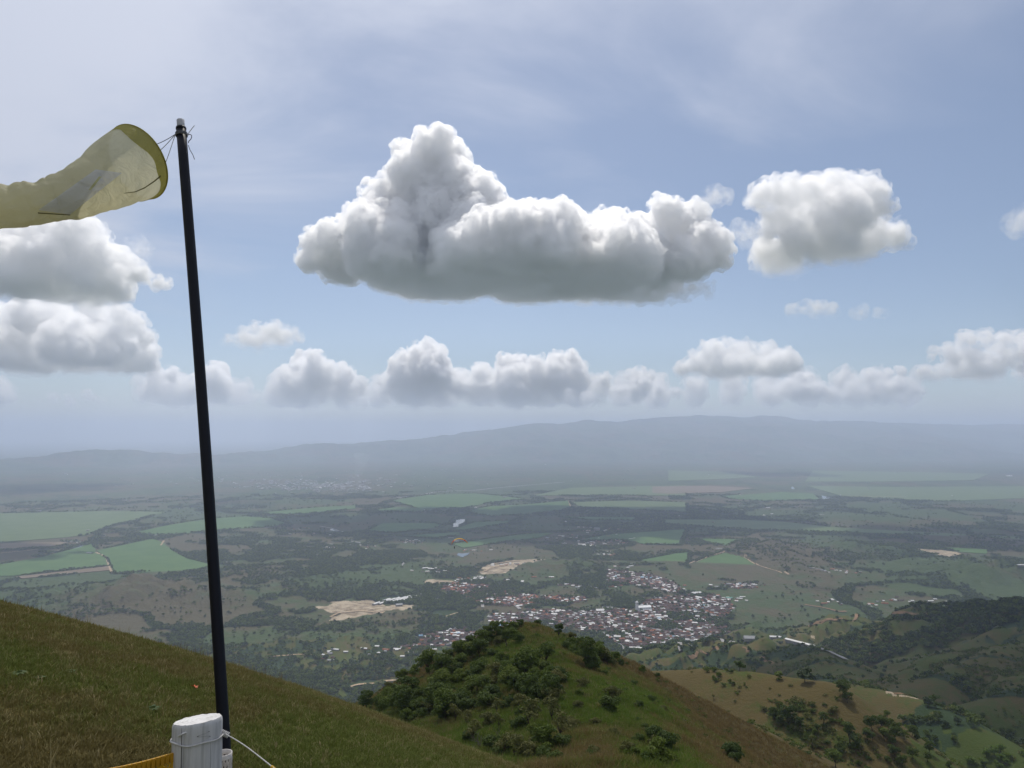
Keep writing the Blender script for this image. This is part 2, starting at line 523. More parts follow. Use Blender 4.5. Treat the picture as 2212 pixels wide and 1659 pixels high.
# ------------------------------------------------------------------ node helpers
class NB:
    def __init__(self, name):
        self.m = bpy.data.materials.new(name)
        self.m.use_nodes = True
        self.t = self.m.node_tree
        self.t.nodes.clear()
        self.out = self.t.nodes.new('ShaderNodeOutputMaterial')

    def n(self, typ, ins=None, **props):
        nd = self.t.nodes.new('ShaderNode' + typ)
        for k, v in props.items():
            setattr(nd, k, v)
        for k, v in (ins or {}).items():
            self.put(nd.inputs[k], v)
        return nd

    def put(self, sock, v):
        if isinstance(v, bpy.types.NodeSocket):
            self.t.links.new(v, sock)
        elif isinstance(v, bpy.types.Node):
            self.t.links.new(v.outputs[0], sock)
        elif isinstance(v, (tuple, list)) and sock.type == 'RGBA' and len(v) == 3:
            sock.default_value = (*v, 1)
        else:
            sock.default_value = v

    def noise(self, scale, detail=4, rough=.55, vec=None, dist=0.0, dim='3D'):
        nd = self.n('TexNoise', {'Scale': scale, 'Detail': detail, 'Roughness': rough, 'Distortion': dist})
        if vec is not None:
            self.put(nd.inputs['Vector'], vec)
        return nd.outputs[0]

    def math(self, op, a, b=None, clamp=False):
        nd = self.n('Math', operation=op)
        nd.use_clamp = clamp
        self.put(nd.inputs[0], a)
        if b is not None:
            self.put(nd.inputs[1], b)
        return nd.outputs[0]

    def ramp(self, v, a, b, lo=0.0, hi=1.0, smooth=True):
        nd = self.n('MapRange', {0: v, 1: a, 2: b, 3: lo, 4: hi})
        nd.interpolation_type = 'SMOOTHSTEP' if smooth else 'LINEAR'
        return nd.outputs[0]

    def mix(self, f, a, b):
        nd = self.n('Mix')
        nd.data_type = 'RGBA'
        self.put(nd.inputs[0], f); self.put(nd.inputs[6], a); self.put(nd.inputs[7], b)
        return nd.outputs[2]

    def attr(self, name, typ='GEOMETRY'):
        nd = self.n('Attribute', attribute_name=name, attribute_type=typ)
        return nd

    def pos(self):
        return self.n('NewGeometry').outputs['Position']

    def obj(self):
        return self.n('TexCoord').outputs['Object']

    def bsdf(self, col, rough=.8, spec=.3, bump=None, bump_d=.1, bump_s=.5, **kw):
        b = self.n('BsdfPrincipled', {'Base Color': col, 'Roughness': rough, 'Specular IOR Level': spec})
        for k, v in kw.items():
            self.put(b.inputs[k.replace('_', ' ')], v)
        if bump is not None:
            bn = self.n('Bump', {'Height': bump, 'Distance': bump_d, 'Strength': bump_s})
            self.put(b.inputs['Normal'], bn.outputs[0])
        self.put(self.out.inputs['Surface'], b.outputs[0])
        return b


SOILC, WOODC = (.32, .25, .165), (.030, .050, .020)


def ground_material(name, s, DRYC, GREENC, PALE):
    """s: size in metres of the grain"""
    b = NB(name)
    p = b.pos()
    at_ = b.attr('cover')
    sep = b.n('SeparateColor', {0: at_.outputs['Color']})
    n1 = b.noise(1 / s, 5, .6, p)
    n2 = b.noise(1 / (s * 5), 4, .6, p)
    n3 = b.noise(1 / (s * .23), 3, .6, p)
    g = b.math('ADD', sep.outputs[0], b.math('MULTIPLY', b.math('SUBTRACT', n1, .5), .9))
    g = b.math('ADD', g, b.math('MULTIPLY', b.math('SUBTRACT', n2, .5), .8))
    col = b.mix(b.ramp(g, .25, .8), DRYC, GREENC)
    col = b.mix(b.ramp(n3, .45, .8, 0, .55), col, PALE)
    wd_ = b.math('ADD', sep.outputs[2], b.math('MULTIPLY', b.math('SUBTRACT', n1, .5), .7))
    col = b.mix(b.ramp(wd_, .42, .58), col, WOODC)
    so = b.math('ADD', sep.outputs[1], b.math('MULTIPLY', b.math('SUBTRACT', n1, .5), .8))
    scol = b.mix(b.ramp(n1, .36, .62), (.15, .115, .075), (.44, .37, .27))
    scol = b.mix(b.ramp(n3, .4, .7), scol, SOILC)
    col = b.mix(b.ramp(so, .45, .6), col, scol)
    b.bsdf(col, .95, .1, bump=b.math('ADD', n1, b.math('MULTIPLY', n3, .3)), bump_d=s * .5, bump_s=.6)
    return b.m


# ------------------------------------------------------------------ the ground: rings of one polar sheet round the viewpoint
_th = np.concatenate([np.arange(-180, -44, 4.0), np.arange(-44, -38, .6), np.arange(-38, 38, .1), np.arange(38, 44, .6), np.arange(44, 180.1, 4.0)])
TH = np.radians(_th)


def rings(a, b, step):
    n = max(2, int(round(math.log(b / a) / step)))
    return np.geomspace(a, b, n + 1)


def sheet(name, rr, mat, kind='structure', cover=None):
    RR, TT = np.meshgrid(rr, TH, indexing='ij')
    X = RR * np.sin(TT); Y = RR * np.cos(TT)
    Z = height(X, Y)
    nr, ntt = X.shape
    V = np.stack([X.ravel(), Y.ravel(), Z.ravel()], 1)
    i = np.arange(nr - 1)[:, None] * ntt + np.arange(ntt - 1)[None, :]
    F = np.stack([i, i + 1, i + ntt + 1, i + ntt], -1).reshape(-1, 4)[:, ::-1]
    me = mesh_from_arrays(name, V, F, [mat], smooth=True)
    c = np.ones((len(V), 4), np.float32)
    c[:, :3] = cover(X.ravel(), Y.ravel(), Z.ravel())
    a = me.color_attributes.new('cover', 'FLOAT_COLOR', 'POINT')
    a.data.foreach_set('color', c.ravel())
    o = link(name, me)
    tag(o, kind=kind)
    return o


def in_px_poly(xyz, poly):
    """whether ground points, as seen in the photograph, lie in a photo polygon"""
    x, y, z = xyz
    c, s = math.cos(PITCH), math.sin(PITCH)
    f = y * c + z * s; up = -y * s + z * c
    u = W0 / 2 + FPX * x / np.maximum(f, 1e-3); v = H0 / 2 - FPX * up / np.maximum(f, 1e-3)
    return in_poly(u, v, np.array(poly, float)) & (f > 0)


def soft_in(xyz, poly):
    x, y, z = xyz
    k = np.hypot(x, y) * .022
    n1 = fbm(x / (k + 1), y / (k + 1), None, 1, 31) if False else fbm(x / 7, y / 7, None, 3, 31)
    s = 0
    for i, (a, b) in enumerate(((1.1, .4), (-.9, 1.0), (.3, -1.2), (2.1, -.3), (-1.7, -.6))):
        s = s + in_px_poly((x + k * (a + 2.2 * n1), y + k * (b * 1.5 - 2.6 * n1), z), poly)
    return s / 5.0


def blobs(x, y, L):
    s = np.zeros(np.shape(x))
    for (bx, by, br) in L:
        s = np.maximum(s, np.exp(-((x - bx) ** 2 + (y - by) ** 2) / (br * br)))
    return s


_dry = hit([(20, 1600), (120, 1560), (200, 1620), (300, 1480), (100, 1500), (250, 1540)], y0=1.0, y1=60)
_lush = hit([(30, 1440), (120, 1450), (0, 1425), (330, 1490), (600, 1620), (700, 1600), (380, 1560)], y0=1.0, y1=60)
DRY_SPOTS = [(*p[:2], 1.5) for p in _dry if p[0] == p[0]]
LUSH_SPOTS = [(*p[:2], .8) for p in _lush if p[0] == p[0]]


def lawn_lush(x, y):
    g = .50 + .45 * fbm(x / 3.2, y / 3.2, None, 4, 91) + .25 * fbm(x / .5, y / .5, None, 2, 92)
    return g - .62 * blobs(x, y, DRY_SPOTS) + .75 * blobs(x, y, LUSH_SPOTS)


def cover_lawn(x, y, z):
    return np.stack([lawn_lush(x, y), np.zeros_like(x), np.zeros_like(x)], 1)


KNOLL_GREEN = [[c3(*p) for p in [(1130, 330), (1290, 260), (1320, 330), (1270, 400), (1150, 460), (1090, 440)]], [c3(*p) for p in [(1400, 560), (1700, 520), (2000, 540), (2100, 640), (1900, 760), (1400, 720)]],
               [(2090, 1600), (2300, 1560), (2300, 1800), (2080, 1700)],
               [c4(*p) for p in [(0, 700), (120, 760), (260, 1000), (320, 1250), (0, 1250)]], [c4(*p) for p in [(930, 900), (1100, 930), (1110, 1000), (950, 1000)]]]
KNOLL_BROWN = [[c3(*p) for p in [(1300, 250), (1460, 250), (1560, 450), (1640, 570), (1500, 580), (1420, 450)]], [c3(*p) for p in [(1870, 370), (2250, 500), (2600, 900), (2700, 1065), (2300, 1065), (2100, 700), (1980, 520)]],
               [c4(*p) for p in [(0, 600), (270, 640), (500, 760), (800, 1000), (930, 1196), (700, 1196), (300, 860), (0, 680)]],
               [c4(*p) for p in [(480, 615), (1000, 660), (1060, 760), (950, 830), (700, 720), (480, 650)]], [c4(*p) for p in [(1190, 860), (1390, 970), (1200, 990), (1180, 900)]],
               [c4(*p) for p in [(1180, 770), (1260, 770), (1370, 870), (1250, 860)]]]
TRACKS = [[c4(*p) for p in [(1490, 262), (1660, 264), (1660, 280), (1490, 278)]], [c4(*p) for p in [(910, 385), (1000, 388), (1000, 402), (910, 402)]], [c4(*p) for p in [(1360, 715), (1440, 745), (1440, 765), (1370, 735)]],
          [c4(*p) for p in [(1450, 750), (1600, 770), (1600, 780), (1450, 765)]]]


def cover_hill(x, y, z):
    far_ = sstep(500, 1000, np.hypot(x, y))
    g = .36 + (.55 - .30 * far_) * fbm(x / 60, y / 60, None, 4, 95) + .3 * fbm(x / 9, y / 9, None, 3, 96)
    s = np.zeros_like(x)
    for p in KNOLL_GREEN:
        g = g + .85 * soft_in((x, y, z), p)
    for p in KNOLL_BROWN:
        g = g - .32 * soft_in((x, y, z), p)
    for p in TRACKS:
        s = np.maximum(s, .75 * in_px_poly((x, y, z), p))
    r = np.hypot(x, y)
    # gully floors carry thicket
    w = np.zeros_like(x)
    m = r > 420
    gl = 1 - np.abs(fbm(x[m] / 170, y[m] / 170, None, 4, 22))
    w[m] = np.maximum(sstep(.86, .95, gl) * .9, sstep(.25, .5, fbm(x[m] / 140, y[m] / 140, None, 4, 97) + .3 * fbm(x[m] / 30, y[m] / 30, None, 2, 98)) * .9)
    w = np.where(g > .95, 0, w * sstep(420, 640, r))
    g = g + .22 * sstep(300, 700, r)
    return np.stack([g, s, w], 1)


def cover_plain(x, y, z):
    return np.stack([lush_mask(x, y), soil_mask(x, y), wood_mask(x, y)], 1)


m_lawn = ground_material('turf', .12, (.155, .122, .045), (.110, .130, .030), (.22, .175, .08))
m_hill = ground_material('hill_grass', 2.2, (.090, .070, .026), (.050, .074, .014), (.110, .088, .038))
m_plain = ground_material('valley_ground', 34.0, (.078, .068, .036), (.046, .074, .025), (.100, .084, .048))
grass_slope = sheet('grass_slope', rings(.25, 40, .018), m_lawn, cover=cover_lawn)
hillside = sheet('hillside', rings(40, 2600, .0115), m_hill, cover=cover_hill)
valley_floor = sheet('valley_floor', np.concatenate([rings(2600, 5200, .0085), rings(5200, 14000, .016)[1:]]), m_plain, cover=cover_plain)
mountain_range = sheet('mountain_range', np.concatenate([rings(14000, 34000, .0065), rings(34000, 64000, .05)[1:]]), m_plain, cover=cover_plain)
# ------------------------------------------------------------------ haze
def haze_box():
    x0, x1, y0, y1, z0, z1 = -66000, 66000, -66000, 66000, -716, HAZE_TOP
    v = [(x, y, z) for x in (x0, x1) for y in (y0, y1) for z in (z0, z1)]
    f = [(0, 1, 3, 2), (4, 6, 7, 5), (0, 4, 5, 1), (2, 3, 7, 6), (0, 2, 6, 4), (1, 5, 7, 3)]
    m = bpy.data.materials.new('haze_air')
    m.use_nodes = True
    t = m.node_tree
    t.nodes.clear()
    o = t.nodes.new('ShaderNodeOutputMaterial')
    p = t.nodes.new('ShaderNodeVolumePrincipled')
    p.inputs['Color'].default_value = (*HAZE_COLOR, 1)
    p.inputs['Density'].default_value = HAZE_DENSITY
    p.inputs['Anisotropy'].default_value = HAZE_ANISO
    p.inputs['Density Attribute'].default_value = ''
    p.inputs['Color Attribute'].default_value = ''
    p.inputs['Temperature Attribute'].default_value = ''
    t.links.new(p.outputs[0], o.inputs['Volume'])
    m.cycles.homogeneous_volume = True
    ob = link('haze', mesh_from_arrays('haze', np.array(v, float), np.array(f), [m]))
    tag(ob, kind='stuff')


HAZE_TOP, HAZE_DENSITY, HAZE_COLOR, HAZE_ANISO = 760, 6.7e-5, (.69, .795, 1.0), .25
haze_box()
# ------------------------------------------------------------------ fields, water, roads
def plain_material(name, col, rough=.7, spec=.3, var=.25, scale=1.0, streak=None):
    b = NB(name)
    n = b.noise(scale, 4, .6, b.obj())
    c = b.mix(b.ramp(n, .3, .7), tuple(x * (1 - var) for x in col), tuple(min(1, x * (1 + var)) for x in col))
    b.bsdf(c, rough, spec)
    return b.m


def cane_material(name, c0, c1):
    b = NB(name)
    p = b.obj()
    n1 = b.noise(1 / 160, 4, .6, p)
    n2 = b.noise(1 / 14, 3, .6, p)
    w = b.n('TexWave', {'Scale': .035, 'Distortion': 1.2, 'Detail': 1.0, 'Vector': p}, wave_type='BANDS', bands_direction='DIAGONAL')
    col = b.mix(b.ramp(n1, .3, .7), c0, c1)
    col = b.mix(b.ramp(n2, .5, .8, 0, .4), col, tuple(x * .6 for x in c0))
    col = b.mix(b.ramp(w.outputs[1], .9, 1.0, 0, .35), col, (.11, .10, .05))
    b.bsdf(col, .9, .15, bump=n2, bump_d=1.5, bump_s=.6)
    return b.m


m_cane = cane_material('sugar_cane', (.050, .112, .028), (.075, .142, .040))
m_cane2 = cane_material('pale_crop', (.080, .125, .045), (.105, .15, .06))
m_dryfield = cane_material('ploughed_soil', (.15, .115, .08), (.19, .15, .105))


def slab(name, poly, z, thick, mats):
    """flat sheet of crop with a cut edge; the outline gets small wobbles"""
    pts = []
    q = np.roll(poly, -1, 0)
    for a, b_ in zip(poly, q):
        n = max(1, int(np.hypot(*(b_ - a)) / 60))
        for i in range(n):
            pts.append(a + (b_ - a) * i / n)
    pts = np.array(pts)
    pts = pts + 5 * np.stack([fbm(pts[:, 0] / 90, pts[:, 1] / 90, None, 2, 5), fbm(pts[:, 0] / 90, pts[:, 1] / 90, None, 2, 6)], 1)
    c = pts.mean(0)
    me = bpy.data.meshes.new(name)
    n = len(pts)
    V = [(p[0] - c[0], p[1] - c[1], 0) for p in pts] + [(p[0] - c[0], p[1] - c[1], -thick) for p in pts]
    area = np.sum(pts[:, 0] * np.roll(pts[:, 1], -1) - np.roll(pts[:, 0], -1) * pts[:, 1])
    top = list(range(n)) if area > 0 else list(range(n))[::-1]
    F = [top]
    for i in range(n):
        j = (i + 1) % n
        F.append((i, i + n, j + n, j) if area > 0 else (j, j + n, i + n, i))
    me.from_pydata(V, [], F)
    for m in mats:
        me.materials.append(m)
    o = link(name, me)
    o.location = (c[0], c[1], z)
    return o


for i, f in enumerate(FIELD_XY):
    o = slab('field', f, VZ + 2.7 + .03 * i, 5.0, [m_dryfield if i in DRY_FIELDS else (m_cane2 if i in (0, 17, 19, 24, 25, 15, 16) else m_cane)])
    tag(o, kind='structure')

b = NB('still_water')
b.bsdf((.055, .07, .065), .06, .5, bump=b.noise(.25, 3, .5, b.obj()), bump_d=.05, bump_s=.15)
m_water = b.m
for f in POND_XY:
    o = slab('water', f, VZ + 1.7, 4.0, [m_water])
    tag(o, kind='structure')


def ribbon(name, uv, width, mat, lift=.5, kind='structure', dens=12.0, pts=None, thick=0):
    """a road laid along photo points on the ground"""
    Pw = pts if pts is not None else hit(uv, y0=300.0)
    Pw = Pw[~np.isnan(Pw[:, 0])]
    seg = np.hypot(*np.diff(Pw[:, :2], axis=0).T)
    s = np.concatenate([[0], np.cumsum(seg)])
    n = max(4, int(s[-1] / dens))
    t = np.linspace(0, s[-1], n)
    X = np.interp(t, s, Pw[:, 0]); Y = np.interp(t, s, Pw[:, 1])
    for _ in range(2):
        X[1:-1] = (X[:-2] + 2 * X[1:-1] + X[2:]) / 4; Y[1:-1] = (Y[:-2] + 2 * Y[1:-1] + Y[2:]) / 4
    tx = np.gradient(X); ty = np.gradient(Y); L = np.hypot(tx, ty) + 1e-9
    nx, ny = -ty / L, tx / L
    w = width * (1 + .15 * vnoise(t / 25, t * 0, None, 7))
    rows = []
    for k in (-.5, -.17, .17, .5):
        x = X + nx * w * k; y = Y + ny * w * k
        rows.append(np.stack([x, y, height(x, y) + lift], 1))
    V = np.concatenate(rows)
    F = []
    for k in range(3):
        i = np.arange(n - 1)
        F.append(np.stack([k * n + i, (k + 1) * n + i, (k + 1) * n + i + 1, k * n + i + 1], 1)[:, ::-1])
    c = V.mean(0)
    o = link(name, mesh_from_arrays(name, V - c, np.concatenate(F), [mat], smooth=True))
    o.location = c
    tag(o, kind=kind)
    return o


m_dirt = plain_material('dirt_road', (.36, .27, .18), .95, .1, .3, .08)
m_clay = plain_material('clay_track', (.20, .13, .075), .95, .1, .3, .1)
m_asph = plain_material('pale_asphalt', (.27, .26, .25), .9, .2, .2, .1)
ROADS = [
    ([c6(*p) for p in [(592, 753), (625, 765), (660, 785), (676, 830), (697, 886)]], 11, m_dirt),
    ([c6(*p) for p in [(1000, 710), (1020, 680)]], 10, m_dirt), ([c6(*p) for p in [(1080, 745), (1180, 788)]], 9, m_dirt),
    ([c8(*p) for p in [(120, 985), (240, 940), (350, 908)]], 8, m_dirt), ([c8(*p) for p in [(470, 940), (560, 992), (680, 1028), (750, 1050)]], 9, m_dirt),
    ([c7(*p) for p in [(1482, 428), (1492, 455), (1503, 490)]], 13, m_dirt),
    ([c7(*p) for p in [(415, 412), (540, 402), (640, 378), (760, 370), (900, 366), (985, 356), (1200, 336), (1460, 315)]], 46, m_asph),
    ([c7(*p) for p in [(865, 885), (960, 872), (1000, 850), (1110, 830)]], 12, m_dirt),
    ([c7(*p) for p in [(1000, 828), (1150, 805), (1300, 800), (1430, 800)]], 16, m_dirt),
    ([c7(*p) for p in [(445, 808), (458, 822), (445, 838)]], 10, m_asph),
    ([c3(*p) for p in [(925, -5), (945, 40), (950, 70)]], 12, m_asph), ([c3(*p) for p in [(1105, 0), (1140, 40), (1180, 80)]], 13, m_asph),
    ([c5(*p) for p in [(1480, 245), (1640, 300), (1720, 345), (1780, 400)]], 10, m_asph), ([c5(*p) for p in [(1810, 415), (1820, 432), (1850, 450)]], 9, m_dirt),
    ([c3(*p) for p in [(120, 572), (135, 555), (220, 548), (300, 545), (340, 530), (400, 522), (450, 530)]], 9, m_dirt),
    ([c3(*p) for p in [(118, 574), (150, 590), (230, 585), (300, 592), (360, 575), (430, 560)]], 8, m_dirt),
    ([c3(*p) for p in [(330, 540), (380, 550), (450, 545)]], 7, m_dirt),
    ([c3(*p) for p in [(380, 412), (392, 440), (390, 470)]], 5, m_dirt),
    ([c4(*p) for p in [(530, 495), (545, 478), (535, 465), (500, 460)]], 7, m_clay), ([c4(*p) for p in [(608, 520), (625, 535), (650, 548), (690, 562)]], 6, m_clay),
    ([c4(*p) for p in [(880, 205), (960, 218), (1040, 235), (1090, 250), (1130, 246)]], 14, m_clay),
    ([c4(*p) for p in [(900, 340), (980, 316), (1090, 305), (1190, 294), (1300, 282), (1420, 270), (1500, 265), (1580, 273), (1660, 267)]], 9, m_clay),
    ([c4(*p) for p in [(170, 520), (240, 480), (320, 460), (400, 455)]], 6, m_clay), ([c4(*p) for p in [(1420, 745), (1500, 757), (1560, 765), (1640, 795)]], 4, m_clay),
    ([c4(*p) for p in [(940, 465), (1000, 490), (1080, 520), (1130, 545)]], 9, m_asph),
    ([c5(*p) for p in [(1020, 480), (1250, 500), (1500, 540), (1800, 600), (2050, 640)]], 9, m_asph), ([c5(*p) for p in [(1240, 440), (1270, 500), (1330, 600), (1420, 680)]], 9, m_asph), ([c5(*p) for p in [(1560, 440), (1620, 540), (1700, 640), (1740, 690)]], 9, m_asph),
    ([c5(*p) for p in [(1000, 520), (1200, 560), (1500, 620), (1800, 660)]], 8, m_asph), ([c3(*p) for p in [(0, 130), (60, 100), (180, 90), (330, 105)]], 9, m_dirt), ([c3(*p) for p in [(690, 128), (800, 95), (900, 100)]], 6, m_dirt),
    ([(0, 1196), (60, 1190), (120, 1182)], 12, m_dirt),
    ([c6(*p) for p in [(1990, 590), (2060, 602), (2110, 620)]], 16, m_asph),
    ([c8(*p) for p in [(1810, 406), (1890, 407)]], 30, m_asph), ([c8(*p) for p in [(450, 392), (720, 388)]], 30, m_dirt), ([c8(*p) for p in [(1420, 340), (1620, 345)]], 40, m_asph),
    ([c8(*p) for p in [(1080, 560), (1300, 562), (1480, 563)]], 22, m_dirt),
    ([c2(*p) for p in [(1790, 398), (1900, 394), (2050, 388), (2200, 384)]], 6, m_dirt),
]
for uv, w, m in ROADS:
    ribbon('road', uv, w, m, lift=(3.4 if w > 7 else .6))

# ------------------------------------------------------------------ buildings
m_wall = plain_material('whitewash', (.26, .24, .22), .9, .2, .25, .2)
m_wall2 = plain_material('brick_wall', (.36, .20, .13), .9, .2, .25, .2)
m_tile = plain_material('weathered_tile', (.082, .050, .042), .9, .2, .35, .15)
m_tile2 = plain_material('red_tile', (.26, .105, .055), .9, .2, .3, .15)
m_zinc = plain_material('bright_zinc_roof', (.54, .54, .53), .6, .4, .1, .15)
m_grey = plain_material('grey_sheet_roof', (.19, .195, .20), .6, .4, .25, .15)
m_green = plain_material('green_sheet_roof', (.07, .22, .16), .6, .4, .2, .15)
m_blue = plain_material('blue_sheet_roof', (.16, .30, .42), .6, .4, .2, .15)
m_glass = plain_material('dark_window', (.03, .035, .04), .3, .5, .2, .5)
ROOFS = [m_tile, m_tile2, m_zinc, m_grey, m_blue]

# a house of unit size: walls, gable ends, two roof slopes with eaves
_HV = np.array([(-.5, -.5, -.4), (.5, -.5, -.4), (.5, .5, -.4), (-.5, .5, -.4), (-.5, -.5, 1), (.5, -.5, 1), (.5, .5, 1), (-.5, .5, 1), (-.5, 0, 1.42), (.5, 0, 1.42),
                (-.55, -.58, .95), (.55, -.58, .95), (.55, 0, 1.5), (-.55, 0, 1.5), (.55, .58, .95), (-.55, .58, .95),
                (-.55, -.58, .87), (.55, -.58, .87), (.55, .58, .87), (-.55, .58, .87)])
_HF = [(0, 1, 5, 4), (2, 3, 7, 6), (3, 0, 4, 7), (1, 2, 6, 5), (4, 8, 7, 7), (5, 6, 9, 9), (10, 11, 12, 13), (13, 12, 14, 15), (16, 17, 11, 10), (15, 14, 18, 19)]
_HM = np.array([0, 0, 0, 0, 0, 0, 1, 1, 1, 1])
_tri = lambda f: [f[:3]] if f[2] == f[3] else [(f[0], f[1], f[2]), (f[0], f[2], f[3])]
_HT = np.array([t for f in _HF for t in _tri(f)])
_HTM = np.array([m for f, m in zip(_HF, _HM) for t in _tri(f)])


def house_mesh(wall, roof):
    return mesh_from_arrays('house', _HV, _HT, [wall, roof], mat_idx=_HTM)


rng = np.random.default_rng(5)
HOUSES = []                                            # x, y, z, length, depth, wall height, angle, roof, district
for di, poly in enumerate(TOWN_XY):
    ang = R([-14, 24, 8, -10][di])
    ca, sa = math.cos(ang), math.sin(ang)
    c = poly.mean(0)
    L = (poly - c) @ np.array([[ca, -sa], [sa, ca]])
    y = L[:, 1].min(); row = 0
    while y < L[:, 1].max():
        x = L[:, 0].min() + rng.uniform(0, 6)
        col = 0
        while x < L[:, 0].max():
            ln = rng.uniform(8, 14)
            p = c + np.array([[ca, -sa], [sa, ca]]) @ np.array([x + ln / 2, y + rng.uniform(-1, 1)])
            thin = fbm(np.array([p[0] / 130]), np.array([p[1] / 130]), None, 3, 77)[0]
            if in_poly(p[:1], p[1:], poly)[0] and rng.random() < (.99 if thin < .26 else .5):
                bigger = rng.random() < .05
                r = rng.random()
                bias = .1 if di == 0 and p[1] < 3150 else 0
                roof = 2 if r < .12 - bias * .3 else (3 if r < .21 else (1 if r < .27 + (.3 if di == 1 else 0) else (4 if r < .285 else 0)))
                roof = 2 if bigger and rng.random() < .6 else roof
                HOUSES.append((p[0], p[1], ln * (1.9 if bigger else 1), rng.uniform(9, 13.5) * (1.3 if bigger else 1), rng.uniform(2.8, 4.2) * (1.9 if rng.random() < .12 else 1), ang + (R(90) if rng.random() < .25 else 0) + rng.normal() * .03, roof, di))
            x += ln + rng.uniform(0, .8)
            col += 1
            if col % 7 == 0:
                x += 8
        row += 1
        y += 13.5 if row % 2 else 21
# hamlets and single farms beyond the town
HAM = [(c5(1100, 310), 18, 45), (c5(1240, 320), 22, 60), (c5(520, 280), 16, 45), (c5(780, 290), 8, 25), (c5(300, 235), 9, 45), (c5(1210, 150), 10, 50), (c5(1340, 125), 9, 45), (c5(1400, 200), 10, 50), (c5(1650, 320), 16, 40),
       (c5(180, 50), 9, 45), (c5(1100, 25), 12, 80), (c5(1350, 40), 22, 120), (c5(1200, 60), 16, 80), (c7(100, 715), 34, 60), (c7(500, 680), 10, 60), (c7(870, 740), 8, 45), (c7(1650, 610), 24, 110), (c7(1780, 690), 16, 80),
       (c7(1600, 700), 14, 80), (c7(620, 880), 9, 55), (c7(1600, 790), 8, 60), (c7(1730, 765), 8, 45), (c8(1120, 1035), 8, 55), (c8(940, 1042), 6, 45), (c4(1080, 200), 12, 50), (c4(1480, 195), 10, 70), (c4(1260, 205), 5, 40),
       (c4(1620, 190), 4, 40), (c4(500, 100), 22, 55), (c4(430, 175), 8, 35), (c6(2050, 640), 8, 90), (c6(1850, 605), 5, 60), (c6(2130, 730), 16, 55), (c6(420, 690), 8, 110), (c6(810, 430), 4, 60), (c7(1250, 850), 3, 40),
       (c5(2010, 385), 10, 40), (c5(620, 600), 30, 60), (c5(120, 690), 18, 60), (c3(80, 375), 6, 40), (c3(0, 395), 4, 25), (c5(560, 265), 8, 30), (c5(700, 190), 12, 40), (c5(1000, 260), 4, 50), (c5(1480, 420), 5, 60)]
for (u, v), n, rad in HAM:
    c = flat_at(u, v)
    for i in range(n):
        p = c + rng.normal(size=2) * rad * np.array([1, .8])
        big = rng.random() < .25
        HOUSES.append((p[0], p[1], rng.uniform(9, 15) * (1.8 if big else 1), rng.uniform(8, 12), rng.uniform(2.8, 4), rng.uniform(-.5, .4), 2 if rng.random() < .55 else int(rng.choice([0, 1, 3])), 9))
HOUSES = np.array(HOUSES)
HZ = height(HOUSES[:, 0], HOUSES[:, 1])
# keep the places of the church, the pitch and the sheds clear
KEEP = []
for (u, v, rad) in [(1388, 1318, 42), (1372, 1322, 30), (960, 1330, 70), (850, 1297, 80), (1010, 1342, 14), (999, 1199, 60), (996, 1204, 60), (988, 1130, 70), (985, 1140, 70), (172, 1190, 60), (1780, 1078, 90)]:
    p = flat_at(u, v); KEEP.append((*p, rad))
ok = np.ones(len(HOUSES), bool)
for (x, y, rad) in KEEP:
    ok &= np.hypot(HOUSES[:, 0] - x, HOUSES[:, 1] - y) > rad
HOUSES, HZ = HOUSES[ok], HZ[ok]
_d = np.hypot(HOUSES[:, 0], HOUSES[:, 1])
_order = np.argsort(_d)
# which of them the nearer hills leave in view: walk each sight line
_t = np.linspace(.05, .97, 70)
vis = np.ones(len(HOUSES), bool)
XX = HOUSES[:, :1] * _t; YY = HOUSES[:, 1:2] * _t; ZZ = (HZ[:, None] + 4) * _t
vis = (height(XX, YY) < ZZ + 1).all(1)
_order = [i for i in _order if vis[i] and abs(HOUSES[i, 0] / HOUSES[i, 1]) < .68]
single = set(_order[:290])
HOUSE_ME = {k: house_mesh(m_wall if k % 2 == 0 else m_wall2, ROOFS[k // 2]) for k in range(10)}
R_WORD = ['brown tiled', 'red tiled', 'zinc roofed', 'grey roofed', 'blue roofed']


def where_words(di, x, y):
    u = W0 / 2 + FPX * x / y
    if di == 0:
        col = 'well left of' if u < 1250 else ('just left of' if u < 1370 else ('below' if u < 1430 else ('just right of' if u < 1510 else 'far right of')))
        row = ' at the near edge of town' if y < 2620 else (' in the middle blocks' if y < 2900 else ' in the rear blocks')
        return col + ' the church,' + row
    if di == 2:
        return 'in the quarter left of the knoll, ' + ('its left tip' if u < 915 else ('its middle' if u < 985 else 'beside the knoll'))
    if di == 1:
        return 'in the brick quarter beyond the green pitch'
    if di == 3:
        return 'in the hamlet beside the square cane field'
    return 'among trees, ' + ('left of the quarry' if u < 640 else ('near the quarry' if u < 900 else ('behind the knoll' if u < 1200 else ('above the town' if u < 1560 else 'right of the town'))))


